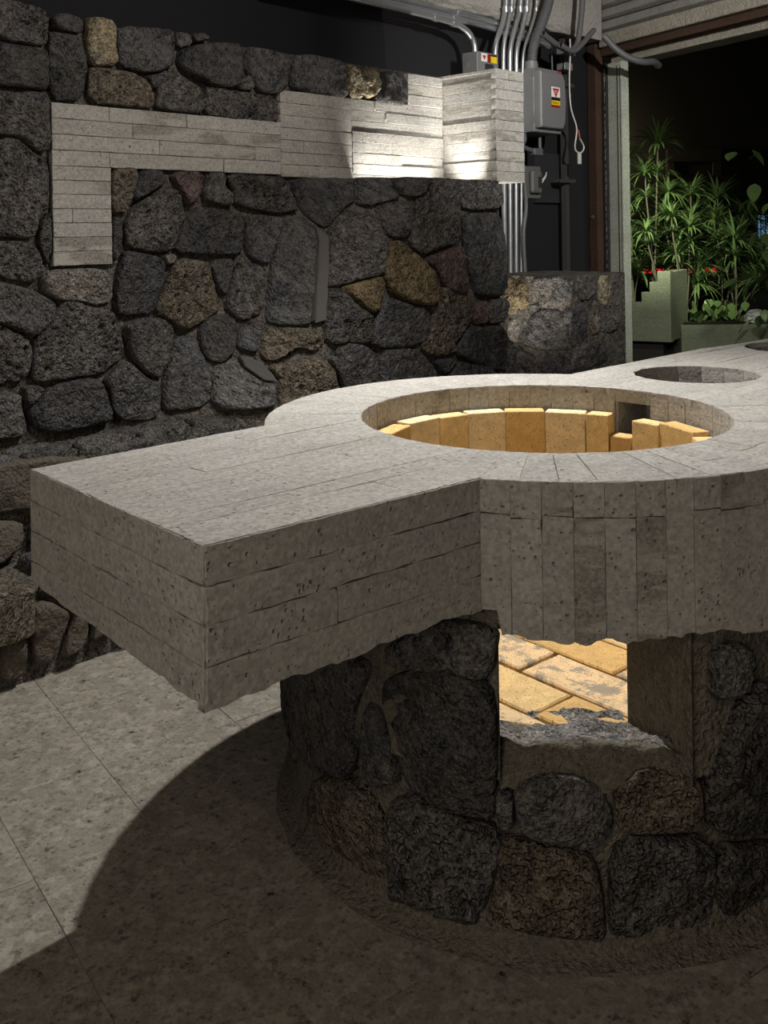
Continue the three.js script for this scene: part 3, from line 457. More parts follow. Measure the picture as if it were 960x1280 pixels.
// ---------------------------------------------------------------- the concrete counter
const C = [2.25, 1.61], RO = 0.76, RH = 0.5, TOPY = 1.0, H2 = [3.19, 1.635, 0.211], H3 = [4.165, 1.68, 0.21], deg = Math.PI / 180;
const polar = (r, an, c = C) => [c[0] + r * Math.cos(an * deg), c[1] + r * Math.sin(an * deg)];
const arc = (r, a0, a1, n, c = C) => { const o = []; for (let i = 0; i <= n; i++) o.push(polar(r, mix(a0, a1, i / n), c)); return o; };
const A_NEAR = 205.9, A_FAR = 143.3, N_FAR = 27.5, N_NEAR = 332.5, NECK = [1.262, 1.968], NECK_END = 4.7;
{
  const counter = thing('concrete_counter', 'board-marked grey concrete counter with a square end and round holes in its top', 'counter', V(0, 0, 0));
  // the cast body under the board prints
  const e = 0.014, shape = new THREE.Shape();
  const ring = [[0.945, 1.35], [1.572, 1.296], ...arc(RO - e, A_NEAR, N_NEAR, 40), [NECK_END, NECK[0] + e], [NECK_END, NECK[1] - e - 0.06], [4.35, NECK[1] - e - 0.055], [3.82, NECK[1] - e], ...arc(RO - e, N_FAR, A_FAR, 40), [1.65, 2.047], [1.004, 2.049]];
  ring.forEach((p, i) => (i ? shape.lineTo(...p) : shape.moveTo(...p)));
  const cut = (pts) => { const h = new THREE.Path(); pts.forEach((p, i) => (i ? h.lineTo(...p) : h.moveTo(...p))); shape.holes.push(h); };
  cut([...arc(RH + e, 8, 355, 60), [2.93, 1.567], [2.93, 1.68]]); cut(arc(H2[2] + e, 0, 354, 40, H2)); cut(arc(H3[2] + e, 0, 354, 40, H3));
  const body = new THREE.ExtrudeGeometry(shape, { depth: 0.24, bevelEnabled: false, curveSegments: 4 }); body.rotateX(-Math.PI / 2); body.translate(0, 0.742, 0);
  mesh('body', body, M.concrete_grey, counter);

  const r = rng(2024), top = (a, b, h) => V(a, TOPY + h, b), opt = () => ({ gap: r() < 0.22 ? 0.0006 + r() * 0.0009 : 0.0001, bevel: 0.0005, wave: 0.001, step: 0.035 });
  const lay = (p) => mesh('board_print', slab(p, top, -0.021, (r() - 0.5) * 0.0009, opt()), CON[Math.floor(r() * CON.length)], counter);
  const strip = (w0, w1, bOf, lo, hi) => {                                // a board between the curves lo(w), hi(w), sawn into random lengths
    const N = 4, l = [], h = []; for (let i = 0; i <= N; i++) { const w = mix(w0, w1, i / N); l.push([lo(w), w]); h.push([hi(w), w]); }
    const a0 = Math.max(...l.map((q) => q[0])), a1 = Math.min(...h.map((q) => q[0])); if (a1 - a0 < 0.01 && h[2][0] - l[2][0] < 0.02) return;
    const cuts = []; let x = a0 + 0.2 + r() * 0.5; while (x < a1 - 0.15) { cuts.push(x); x += 0.45 + r() * 0.5; }
    let left = l; for (const c of [...cuts, null]) { const right = c === null ? h : l.map((q) => [c, q[1]]); lay([...left.map(([a, w]) => [a, bOf(a, w)]), ...right.slice().reverse().map(([a, w]) => [a, bOf(a, w)])]); left = right; }
  };
  const angle = (a, b) => { const t = Math.atan2(b - C[1], a - C[0]) / deg; return (t + 360) % 360; };
  // the square end: boards along the counter, up to the hole
  const bA = (a, w) => { const t = (a - 0.95) / 0.65; return mix(mix(1.337, 1.281, Math.min(t, 1.05)), mix(2.061, 2.059, t), w); };
  const stopA = (w) => { let a = 1.5; while (a < 2.2) { const b = bA(a, w), t = angle(a, b); if (Math.hypot(a - C[0], b - C[1]) < RH || (a > 1.573 && (t < A_FAR || t > A_NEAR))) break; a += 0.003; } return a; };
  for (let i = 0; i < 12; i++) strip(i / 12, (i + 1) / 12, bA, (w) => 0.935 + 0.059 * w, stopA);
  // round the hole: boards like spokes
  const spokes = (a0, a1, n) => { for (let i = 0; i < n; i++) { const p = mix(a0, a1, i / n), q = mix(a0, a1, (i + 1) / n), m = r() < 0.4 ? RH + 0.06 + r() * 0.14 : 0; const bits = m ? [[RH, m], [m, RO]] : [[RH, RO]]; for (const [x, y] of bits) lay([polar(x, p), polar(y, p), polar(y, q), polar(x, q)]); } };
  spokes(A_NEAR, N_NEAR, 21); spokes(N_FAR, A_FAR, 19);
  // the neck with the two smaller holes
  const bC = (a, w) => mix(NECK[0], NECK[1] - 0.07 * ss(3.8, 4.4, a), w);
  const startC = (w) => { let a = 3.1; while (a > 2.3) { const b = bC(a, w), t = angle(a, b); if (Math.hypot(a - C[0], b - C[1]) < RH || (t > N_FAR && t < N_NEAR)) break; a -= 0.003; } return a; };
  const edge = (H, s) => (w) => { const d = bC(H[0], w) - H[1]; return H[0] + s * Math.sqrt(Math.max(0, H[2] * H[2] - d * d)); };
  for (let i = 0; i < 11; i++) { const w0 = i / 11, w1 = (i + 1) / 11; strip(w0, w1, bC, startC, edge(H2, -1)); strip(w0, w1, bC, edge(H2, 1), edge(H3, -1)); strip(w0, w1, bC, edge(H3, 1), () => NECK_END); }

  // the upright faces: board prints on end round the drum, lying along the square end
  const side = (name, p, map, lift, w = 0.0014, gap = 0.0003 + r() * 0.0006) => mesh(name, slab(p, map, -0.02, lift, { gap, bevel: 0.0009, wave: w, step: 0.014 }), r() < 0.12 ? M.concrete_stained : CON[Math.floor(r() * CON.length)], counter);
  const straight = (p, q) => { const d = Math.hypot(q[0] - p[0], q[1] - p[1]), t = [(q[0] - p[0]) / d, (q[1] - p[1]) / d]; return [d, (u, y, h) => V(p[0] + t[0] * u + t[1] * h, y, p[1] + t[1] * u - t[0] * h)]; };
  const lying = (p, q, levels, cutsOf, drop = () => 0) => { const [d, map] = straight(p, q); for (let i = 0; i + 1 < levels.length; i++) { const at = [0, ...cutsOf(i).map((x) => x * d), d]; for (let k = 0; k + 1 < at.length; k++) { const bottom = i === 0 ? [[at[k], levels[0] + drop(at[k] / d)], [at[k + 1], levels[0] + drop(at[k + 1] / d)]] : [[at[k], levels[i]], [at[k + 1], levels[i]]]; side('board_print', [...bottom, [at[k + 1], levels[i + 1]], [at[k], levels[i + 1]]], map, 0.003 + (r() - 0.5) * 0.002, i === 0 ? (c) => (c[1] < 0.76 ? 0.01 : 0.004) : (c) => (c[1] > 0.99 ? 0.003 : 0.0045), 0.0007); } } };
  const lv = [0.735, 0.803, 0.869, 0.933, 0.9995];
  lying([0.935, 1.337], [1.573, 1.282], lv, (i) => [[], [0.42], [], []][i]);
  lying([0.994, 2.061], [0.935, 1.337], lv, () => [], (t) => 0.022 * (1 - t));
  lying([1.648, 2.061], [0.994, 2.061], lv, () => [0.5]);
  const upright = (R, c, a0, a1, n, y0, inward, seam) => {
    for (let i = 0; i < n; i++) {
      const p = polar(R, mix(a0, a1, i / n), c), q = polar(R, mix(a0, a1, (i + 1) / n), c), [d, map] = inward ? straight(q, p) : straight(p, q), lift = 0.002 + (r() - 0.5) * 0.0035, yOf = typeof y0 === 'function' ? y0 : () => y0, b0 = yOf(mix(a0, a1, (i + 0.5) / n));
      const low = []; for (let e = 0; e <= 6; e++) { const f = inward ? 1 - e / 6 : e / 6; low.push([d * e / 6, yOf(mix(a0, a1, (i + f) / n))]); }
      const s = seam ? 0.926 + (r() - 0.5) * 0.012 : 0;
      if (seam) { side('board_print', [...low, [d, s], [0, s + (r() - 0.5) * 0.006]], map, lift, (c) => (c[1] > s - 0.02 ? 0.004 : 0.001), 0.0001 + r() * 0.0004); side('board_print', [[0, s + 0.002], [d, s + 0.001], [d, 0.9995], [0, 0.9995]], map, lift + (r() - 0.5) * 0.0015, (c) => (c[1] < s + 0.02 ? 0.003 : 0.001), 0.0001 + r() * 0.0004); } else side('board_print', [...low, [d, 0.9995], [0, 0.9995]], map, lift * 0.5);
    }
  };
  upright(RO, C, A_NEAR, N_NEAR, 27, (t) => (t < 208.5 ? 0.735 : mix(0.682, 0.655, ss(240, 256, t)) + 0.016 * fbm3(t * 0.45, 3, 3, 4) + 0.012 * ss(236, 225, t) * noise3(t * 0.16, 8, 1)), false, true);
  upright(RO, C, N_FAR, A_FAR, 24, 0.7, false, false);
  const neck = (p, q, n) => { for (let i = 0; i < n; i++) { const at = (t) => [mix(p[0], q[0], t), mix(p[1], q[1], t)], [d, map] = straight(at(i / n), at((i + 1) / n)); side('board_print', [[0, 0.735], [d, 0.735], [d, 0.9995], [0, 0.9995]], map, (r() - 0.5) * 0.003); } };
  neck([2.926, NECK[0]], [NECK_END, NECK[0]], 20); neck([3.8, NECK[1]], [2.924, NECK[1]], 10); neck([4.4, NECK[1] - 0.068], [3.8, NECK[1]], 6); neck([NECK_END, 1.9], [4.4, 1.9], 3);
  // inside the holes
  upright(RH, C, 8.5, 354.5, 44, (t) => (t > 195 && t < 250 ? 0.735 : 0.69), true, false);
  { const p = polar(RH, -5.5), q = polar(RH, 8.5), [d, map] = straight(q, p); side('board_print', [[0, 0.958], [d, 0.958], [d, 0.9995], [0, 0.9995]], map, 0); side('board_print', [[0, 0.69], [d, 0.69], [d, 0.862], [0, 0.862]], map, 0); }
  upright(H2[2], H2, 0, 360, 16, 0.742, true, false); upright(H3[2], H3, 0, 360, 16, 0.742, true, false);
}
// ---------------------------------------------------------------- the round stone fire pit under it
{
  const pit = thing('stone_fire_pit', 'round dark stone fire pit lined with yellow fire bricks under the concrete counter', 'fire pit', V(0, 0, 0));
  const RAD = (y) => 0.70 + 0.05 * clamp(y / 0.6);
  // window: front corners and inner corners of its two jambs
  const WL = [1.60, 1.262], WLi = [1.80, 1.445], WR = [1.863, 0.975], WRi = [1.99, 1.2];
  const lathe = (pts, name, m) => { const g = new THREE.LatheGeometry(pts.map((p) => new THREE.Vector2(...p)), 96), p = g.attributes.position, uv = g.attributes.uv; for (let i = 0; i < p.count; i++) { const f = Math.hypot(p.getX(i), p.getZ(i)), an = uv.getX(i) * 2 * Math.PI, n = f > 0.6 ? 0.012 * fbm3(p.getX(i) * 12, p.getY(i) * 12, p.getZ(i) * 12) : 0; p.setX(i, p.getX(i) * (1 + n / f)); p.setZ(i, p.getZ(i) * (1 + n / f)); uv.setXY(i, an * 0.7, p.getY(i) - f); } g.computeVertexNormals(); g.translate(C[0], 0, -C[1]); return mesh(name, g, m, pit); };
  lathe([[0.5, 0.38], [0.5, -0.02], [0.77, -0.02], [0.752, -0.004], [0.735, 0.004], [0.716, 0.014], [0.698, 0.035], [0.68, 0.08], [0.68, 0.2], [0.69, 0.3], [0.7, 0.36], [0.69, 0.385], [0.6, 0.39], [0.5, 0.38]], 'mortar', pitMortar);
  lathe([[0.5, 0.742], [0.5, 0.735], [0.56, 0.73], [0.66, 0.69], [0.71, 0.678], [0.72, 0.69], [0.722, 0.742], [0.5, 0.742]], 'mortar', pitMortar);
  const part = new THREE.Shape(), outer = (q) => Math.atan2(q[1] - C[1], q[0] - C[0]) / deg;
  const aR = outer(WR), aL = outer(WL);                                   // the ring between sill and lintel, open at the window
  const pts = [WRi, WR, ...arc(0.718, aR + 0.5, aL + 359.5, 90), WL, WLi, ...arc(0.5, outer(WLi) + 360, outer(WRi), 60)];
  pts.forEach((p, i) => (i ? part.lineTo(...p) : part.moveTo(...p)));
  const mid = new THREE.ExtrudeGeometry(part, { depth: 0.32, steps: 6, bevelEnabled: false }); mid.rotateX(-Math.PI / 2); mid.translate(0, 0.37, 0);
  mesh('mortar', mid, pitMortar, pit);
  // rubble stones
  const onDrum = (u, y, h) => { const t = u / 0.74, R = RAD(y) - 0.017 + h; return V(C[0] + R * Math.cos(t), y, C[1] + R * Math.sin(t)); };
  const D = (kind, ...n) => addStone(pit, kind, stone(pairs(n).map(([t, y]) => [t * deg * 0.74, y]), onDrum, 0.02, { gap: -0.005, rough: 0.9, edge: 14, pores: kind === 'v' ? 1 : 0, back: 0.02 }));
  D('b', 150, 0.24, 160, 0.2, 172, 0.24, 178.5, 0.292, 179.4, 0.441, 184.1, 0.55, 178, 0.56, 166, 0.5, 150, 0.48);
  D('b', 188.1, 0.57, 196.2, 0.583, 200.7, 0.593, 205.7, 0.585, 207.1, 0.616, 207.8, 0.664, 207.2, 0.683, 201.3, 0.691, 196.4, 0.675, 187.7, 0.603);
  D('b', 180.3, 0.327, 181.3, 0.28, 185.6, 0.287, 188.6, 0.312, 187.1, 0.408, 185.6, 0.46, 182.7, 0.461);
  D('b', 186.1, 0.449, 188.1, 0.387, 190.6, 0.308, 197, 0.281, 203, 0.28, 206.3, 0.283, 207.3, 0.407, 207, 0.551, 205.7, 0.574, 200.6, 0.577, 197.2, 0.578, 190.8, 0.557, 186.5, 0.514);
  D('w', 163, 0.06, 175, 0.05, 185.6, 0.05, 187.6, 0.08, 186, 0.15, 183.5, 0.2, 178, 0.265, 166, 0.21, 162, 0.13);
  D('v', 185.9, 0.146, 186.2, 0.045, 187.5, 0.045, 196.2, 0.045, 202.8, 0.045, 204.3, 0.092, 206, 0.159, 207.5, 0.23, 205.8, 0.262, 199.9, 0.262, 190.4, 0.28, 186.3, 0.245);
  D('w', 207.4, 0.203, 206.2, 0.113, 204.3, 0.045, 208.4, 0.045, 212.9, 0.045, 220.7, 0.045, 224.8, 0.045, 224.4, 0.121, 223.3, 0.207, 219.7, 0.226, 212.2, 0.24, 207.9, 0.237);
  D('b', 210.7, 0.268, 214.4, 0.252, 218.6, 0.241, 222.9, 0.23, 225.5, 0.264, 226, 0.306, 224, 0.356, 220.8, 0.381, 214.6, 0.387, 210.3, 0.364);
  D('b', 207.3, 0.304, 208, 0.26, 209.6, 0.273, 209.7, 0.341, 207.5, 0.351);
  D('w', 226.8, 0.283, 231.1, 0.265, 237.4, 0.264, 241.5, 0.284, 241.1, 0.356, 238.3, 0.384, 231.4, 0.398, 226.7, 0.359);
  D('v', 225.7, 0.063, 227.1, 0.045, 229.7, 0.045, 239.3, 0.045, 244.2, 0.045, 245.2, 0.128, 243.8, 0.226, 233.9, 0.247, 230.5, 0.252, 226.2, 0.228);
  D('v', 246, 0.096, 247.8, 0.045, 257.2, 0.045, 268.6, 0.045, 267.1, 0.12, 259.9, 0.157, 246, 0.198);
  D('v', 247.1, 0.231, 255.9, 0.198, 266.7, 0.153, 263, 0.511, 253.7, 0.544, 249.3, 0.521, 246.2, 0.444, 242.1, 0.332, 243.7, 0.256);
  for (const [t0, t1, y0, y1] of [[141, 153, 0.2, 0.44], [141, 152, 0.46, 0.7], [153, 166, 0.47, 0.71], [167, 185, 0.57, 0.71], [243, 250, 0.53, 0.64], [264, 282, 0.03, 0.28], [264, 280, 0.3, 0.62], [283, 300, 0.03, 0.33], [283, 301, 0.35, 0.62], [302, 320, 0.03, 0.3], [302, 320, 0.32, 0.64], [321, 340, 0.03, 0.34], [321, 341, 0.36, 0.68], [120, 139, 0.03, 0.36], [120, 139, 0.38, 0.7], [98, 118, 0.03, 0.32], [98, 118, 0.34, 0.7]])
    D(hash3(t0, 1, 2) > 0.5 ? 'b' : 'v', t0, y0 + 0.01, (t0 + t1) / 2, y0, t1, y0 + 0.02, t1 + 0.6, y1 - 0.02, (t0 + t1) / 2, y1, t0 + 0.4, y1 - 0.01);
  // sill, jamb plaster and lintel of the window
  const sillAt = (s, t, h) => { const p = [mix(mix(WL[0], WR[0], s), mix(WLi[0], WRi[0], s), t), mix(mix(WL[1], WR[1], s), mix(WLi[1], WRi[1], s), t)]; return V(p[0], h, p[1]); };
  const sill = sheet(0, 1, 30, 0.2, 1.15, 24, (s, t) => sillAt(s, t, 0.425 - 0.045 * ss(0.2, 1.1, t) + 0.03 * fbm3(s * 6, t * 5, 8, 4) - 0.07 * (1 - ss(0, 0.14, t))), false, (s, t) => [s * 0.38, t * 0.26 + 0.09 * ss(0, 0.14, t)]);
  mesh('sill', sheet(0, 1, 30, 0, 0.2, 8, (s, t) => sillAt(s, t, 0.425 + 0.03 * fbm3(s * 6, t * 5, 8, 4) - 0.07 * (1 - ss(0, 0.14, t))), false, (s, t) => [s * 0.38, t * 0.26 + 0.09 * ss(0, 0.14, t)]), pitMortar, pit);
  mesh('sill', sill, M.sill_mortar, pit).userData.label = 'rough grey mortar sill of the opening';
  // fire bricks: three courses on end round the pit, then the brick floor
  const r = rng(31), RB = 0.492, n = 18, cut = [-108, -90, -72, -55, -37.5, -16.2, -2.7, 7.4, 17.8, 34.5, 51, 67.6, 82, 100, 118, 136, 155, 174, 192];
  for (let c = 0; c < 3; c++) for (let k = 0; k < (c ? n : cut.length - 1); k++) {
    const t0 = c ? (k + 0.06) * 360 / n + c * 7 : cut[k] + 0.7, t1 = c ? (k + 0.94) * 360 / n + c * 7 : cut[k + 1] - 0.7, tm = ((t0 + t1) / 2) % 360, top = [0.922 + (r() - 0.5) * 0.016, 0.695, 0.47][c], bottom = [0.7, 0.475, 0.3][c];
    if (tm > 192 && tm < 252) continue;
    const w = 2 * RB * Math.sin((t1 - t0) / 2 * deg) - 0.004, y1 = c === 0 && k === 6 ? 0.865 : top, g = new RoundedBoxGeometry(w, y1 - bottom, 0.058, 2, 0.005), uv = g.attributes.uv, p = g.attributes.position, o = r();
    for (let i = 0; i < uv.count; i++) uv.setXY(i, p.getX(i) + p.getZ(i) + o, p.getY(i) + p.getZ(i) + o * 3);
    const m = mesh('fire_brick', g, FIRE[c ? Math.floor(r() * 3) : [0, 1, 2, 0, 1, 0, 1, 0, 2, 1, 2, 0, 2, 1, 0, 2, 1, 0][k]], pit), q = polar(RB * Math.cos(10 * deg) - 0.027, tm); m.position.copy(V(q[0], (y1 + bottom) / 2, q[1])); m.rotation.y = tm * deg + Math.PI / 2;
  }
  const clip = (poly, R) => { let p = poly; for (let k = 0; k < 40; k++) { const t = k / 40 * 2 * Math.PI, nx = Math.cos(t), ny = Math.sin(t), o = [], f = (c) => (c[0] - C[0]) * nx + (c[1] - C[1]) * ny - R; for (let i = 0; i < p.length; i++) { const a = p[i], b = p[(i + 1) % p.length], fa = f(a), fb = f(b); if (fa <= 0) o.push(a); if (fa * fb < 0) { const q = fa / (fa - fb); o.push([mix(a[0], b[0], q), mix(a[1], b[1], q)]); } } p = o; if (p.length < 3) return null; } return p; };
  mesh('pit_base', new THREE.CylinderGeometry(0.49, 0.49, 0.3, 48).translate(C[0], 0.19, -C[1]), mortarDark, pit);
  const o0 = [2.055, 1.652], d1 = [-0.086, -0.996], d2 = [0.996, -0.086], bw = 0.1565, bl = 0.36;
  for (let row = -5; row < 6; row++) for (let k = -4; k < 5; k++) {
    const v0 = k * bl + (row % 2 ? 0.281 : 0.103), u0 = row * bw, c = (u, v) => [o0[0] + d2[0] * u + d1[0] * v, o0[1] + d2[1] * u + d1[1] * v];
    const p = clip([c(u0, v0), c(u0, v0 + bl), c(u0 + bw, v0 + bl), c(u0 + bw, v0)], 0.49); if (!p || Math.abs(signed(p)) < 0.002) continue;
    const mid2 = p.reduce((s, q) => s + q[0] / p.length, 0);
    mesh('floor_brick', slab(p, (a, b, h) => V(a, 0.375 + h, b), -0.035, (r() - 0.5) * 0.005, { gap: 0.0062, bevel: 0.004, wave: 0.003, step: 0.025 }), r() < 0.55 ? FIREASH : FIRE[Math.floor(r() * 3)], pit);
  }
}

// ---------------------------------------------------------------- electrical installation on the black wall
const pts = (b, ...n) => pairs(n).map(([a, y]) => V(a, y, b));
function conduit(name, label, points, r, m, grp, clips = []) {
  const t = thing(name, label, 'conduit', V(0, 0, 0), grp);
  mesh('pipe', tube(points, r, 64, 12), m, t);
  for (const [a, y, b, along] of clips) { const g = new THREE.CylinderGeometry(r * 1.28, r * 1.28, r * 2.2, 14); if (along) g.rotateZ(Math.PI / 2); mesh('coupling', g.translate(a, y, -b), m, t); }
  return t;
}
const TOPY2 = 3.4;
{
  const k = [[5.10, 3.016, 5.089, 2.922, 5.054, 2.825, 4.985, 2.689, 4.969, 2.555, 4.964, 2.2], [5.159, 3.025, 5.148, 2.931, 5.112, 2.833, 5.067, 2.699, 5.055, 2.549, 5.05, 2.2], [5.254, 3.041, 5.243, 2.945, 5.188, 2.823, 5.134, 2.682, 5.122, 2.536, 5.095, 1.0], [5.324, 3.052, 5.313, 2.956, 5.257, 2.811, 5.202, 2.68, 5.19, 2.533, 5.152, 1.0], [5.431, 3.069, 5.42, 2.972, 5.353, 2.825, 5.28, 2.689, 5.259, 2.54, 5.205, 1.0]];
  const say = ['first steel conduit of the five bent ones from the left, ending behind the concrete pier', 'second bent steel conduit from the left, dropping behind the concrete pier', 'third bent steel conduit, in the middle of the five above the pier', 'fourth bent steel conduit from the left, second from the breaker box', 'thin bent steel conduit next to the thick grey flexible one'];
  k.forEach((n, i) => { const a0 = n[0] + 0.012; conduit('steel_conduit', say[i], [V(a0, TOPY2, 3.88), ...pts(3.88, ...n)], [0.017, 0.015, 0.017, 0.017, 0.011][i], M.galvanized, 'bent conduits above the pier', [[n[2], n[3], 3.88]]); });
  conduit('steel_conduit', 'leftmost of the straight conduits below the pier, close to the end of the stones', [V(5.046, 2.2, 3.88), V(5.042, 1.5, 3.88), V(5.036, 1.0, 3.88)], 0.017, M.galvanized_dull, 'straight conduits below the pier');
  const fl = conduit('flexible_conduit', 'thick grey flexible conduit rising from the large breaker box', [V(5.52, TOPY2, 3.83), ...pts(3.83, 5.506, 3.072, 5.467, 2.97, 5.391, 2.838, 5.317, 2.707, 5.288, 2.575)], 0.031, M.plastic_grey, null);
  const ribs = []; const cv = new THREE.CatmullRomCurve3([V(5.52, TOPY2, 3.83), ...pts(3.83, 5.506, 3.072, 5.467, 2.97, 5.391, 2.838, 5.317, 2.707, 5.288, 2.575)], false, 'centripetal');
  for (let i = 2; i < 74; i++) { const g = new THREE.TorusGeometry(0.031, 0.0035, 6, 14), q = cv.getPointAt(i / 75), d = cv.getTangentAt(i / 75); g.applyQuaternion(new THREE.Quaternion().setFromUnitVectors(new THREE.Vector3(0, 0, 1), d)); g.translate(q.x, q.y, q.z); ribs.push(g); }
  mesh('rib', mergeGeometries(ribs), M.plastic_grey, fl); mesh('fitting', new THREE.CylinderGeometry(0.042, 0.046, 0.05, 16).translate(5.288, 2.58, -3.83), M.box_grey, fl);
  conduit('flexible_conduit', 'limp grey flexible hose hanging beside the straight conduits below the pier', pts(3.85, 5.2, 1.95, 5.222, 1.828, 5.236, 1.652, 5.205, 1.497, 5.215, 1.213, 5.22, 1.0), 0.013, M.box_dark, null);
  conduit('steel_conduit', 'steel conduit along the black wall that bends down into the small grey box', pts(3.9, 3.2, 2.79, 3.728, 2.786, 4.465, 2.778, 4.664, 2.76, 4.755, 2.719, 4.792, 2.659, 4.799, 2.6), 0.019, M.galvanized, null, [[4.43, 2.779, 3.9, 1], [4.6, 2.77, 3.9, 1]]);
  conduit('steel_conduit', 'upper of the two steel conduits running level behind the bent ones', pts(3.95, 3.2, 2.86, 4.007, 2.858, 4.415, 2.862, 5.169, 2.84, 5.66, 2.803), 0.02, M.galvanized, null, [[4.7, 2.857, 3.95, 1]]);
  conduit('steel_conduit', 'lower of the two steel conduits running level behind the bent ones', pts(3.95, 3.2, 2.82, 3.943, 2.818, 4.414, 2.822, 5.168, 2.80, 5.66, 2.764), 0.02, M.galvanized, null, [[4.66, 2.817, 3.95, 1]]);
  conduit('flexible_conduit', 'grey hose that sags and turns up into the ceiling beside the rusty post', pts(3.78, 5.347, 2.787, 5.526, 2.732, 5.667, 2.717, 5.745, 2.765, 5.79, 2.9, 5.83, 3.15, 5.84, 3.4), 0.02, M.plastic_grey, null);
  conduit('flexible_conduit', 'shorter grey hose bending towards the rusty post under the roller shutter', pts(3.74, 5.486, 2.726, 5.635, 2.702, 5.752, 2.765, 5.832, 2.83, 5.9, 2.88), 0.018, M.plastic_grey, null);
  conduit('flexible_conduit', 'black corrugated hose looping out under the door lintel', [V(5.96, 2.84, 3.7), V(6.01, 2.75, 3.64), V(6.07, 2.69, 3.58), V(6.15, 2.66, 3.52), V(6.27, 2.67, 3.5), V(6.38, 2.66, 3.52)], 0.024, M.plastic_grey, null);

  // boxes
  const decal = (w, h, draw) => { const c = document.createElement('canvas'); c.width = 256; c.height = Math.round(256 * h / w); const x = c.getContext('2d'); draw(x, c.width, c.height); const t = new THREE.CanvasTexture(c); t.colorSpace = THREE.SRGBColorSpace; return new THREE.MeshStandardMaterial({ map: t, roughness: 0.5 }); };
  const triangle = (x, cx, cy, s) => { x.beginPath(); x.moveTo(cx - s, cy - s * 0.7); x.lineTo(cx + s, cy - s * 0.7); x.lineTo(cx, cy + s * 0.9); x.closePath(); x.fill(); };
  const plane = (name, w, h, at, m, parent) => { const g = new THREE.BoxGeometry(w, h, 0.002); g.rotateY(0); return mesh(name, g.translate(at.x, at.y, at.z), m, parent); };
  {
    const t = thing('breaker_box', 'large grey breaker box with a bulging door and a red, white and yellow warning label', 'breaker box', V(5.4, 2.36, 3.95));
    const f = (a0, a1, y0, y1, b0, b1, r) => box(a0 - 5.4, a1 - 5.4, y0 - 2.36, y1 - 2.36, b0 - 3.95, b1 - 3.95, r);
    mesh('case', f(5.255, 5.56, 2.145, 2.565, 3.79, 4.12, 0.006), M.box_grey, t);
    const dShape = new THREE.Shape(); [[0.02, 0.03], [0.25, 0.03], [0.272, 0.06], [0.285, 0.2], [0.272, 0.335], [0.25, 0.37], [0.02, 0.37]].forEach((p, i) => (i ? dShape.lineTo(...p) : dShape.moveTo(...p)));
    const dg = new THREE.ExtrudeGeometry(dShape, { depth: 0.03, bevelEnabled: true, bevelThickness: 0.018, bevelSize: 0.014, bevelSegments: 4 }); dg.translate(5.262 - 5.4, 2.155 - 2.36, -(3.79 - 3.95));
    mesh('door', dg, M.box_grey, t);
    const lm = decal(0.095, 0.135, (x, w, h) => { x.fillStyle = '#e6e2dc'; x.fillRect(0, 0, w, h); x.fillStyle = '#a8231c'; triangle(x, w / 2, h * 0.27, w * 0.4); x.fillStyle = '#e6c9c4'; for (let i = 0; i < 3; i++) x.fillRect(w * 0.3 + i * 8, h * 0.16 + i * h * 0.06, w * 0.4 - i * 16, h * 0.025); x.fillStyle = '#1a1a1a'; x.fillRect(0, h * 0.5, w, h * 0.16); x.fillStyle = '#e5c81e'; x.fillRect(0, h * 0.66, w, h * 0.22); x.fillStyle = '#3a3310'; for (let i = 0; i < 5; i++) x.fillRect(w * (0.12 + i * 0.16), h * 0.71, w * 0.07, h * 0.12); x.fillStyle = '#8f231c'; x.fillRect(0, h * 0.88, w, h * 0.12); });
    plane('warning_label', 0.095, 0.135, new THREE.Vector3(5.43 - 5.4, 2.375 - 2.36, 3.95 - 3.79 + 0.05), lm, t).userData.label = 'warning label with a red triangle over black, yellow and red bands';
    mesh('red_tag', f(5.53, 5.56, 2.535, 2.562, 3.782, 3.789), mat('red_tag', [0.4, 0.03, 0.03]), t);
    for (const y of [2.2, 2.5]) mesh('hinge', f(5.25, 5.262, y, y + 0.05, 3.785, 3.8), M.box_grey, t);
  }
  {
    const t = thing('breaker_box', 'small grey junction box peeping over the top of the concrete pier', 'breaker box', V(4.84, 2.5, 3.95));
    const f = (a0, a1, y0, y1, b0, b1, r) => box(a0 - 4.84, a1 - 4.84, y0 - 2.5, y1 - 2.5, b0 - 3.95, b1 - 3.95, r);
    mesh('case', f(4.745, 4.955, 2.3, 2.612, 3.84, 3.96, 0.005), M.box_grey, t);
    const lm = decal(0.155, 0.05, (x, w, h) => { x.fillStyle = '#e6e2dc'; x.fillRect(0, 0, w * 0.38, h); x.fillStyle = '#a8231c'; triangle(x, w * 0.19, h * 0.5, w * 0.12); x.fillStyle = '#8c201a'; x.fillRect(w * 0.38, 0, w * 0.22, h); x.fillStyle = '#e5c81e'; x.fillRect(w * 0.6, h * 0.2, w * 0.4, h * 0.8); x.fillStyle = '#1a1a1a'; x.fillRect(w * 0.6, 0, w * 0.4, h * 0.22); });
    plane('warning_label', 0.155, 0.05, new THREE.Vector3(4.86 - 4.84, 2.578 - 2.5, 3.95 - 3.84 + 0.002), lm, t);
    for (let i = 0; i < 3; i++) mesh('switch', f(4.82 + i * 0.025, 4.84 + i * 0.025, 2.505, 2.54, 3.828, 3.841), M.rubber, t);
    mesh('knockout', new THREE.CylinderGeometry(0.02, 0.02, 0.004, 16).rotateZ(Math.PI / 2).translate(4.744 - 4.84, 0.04, 0.03), M.box_grey, t);
  }
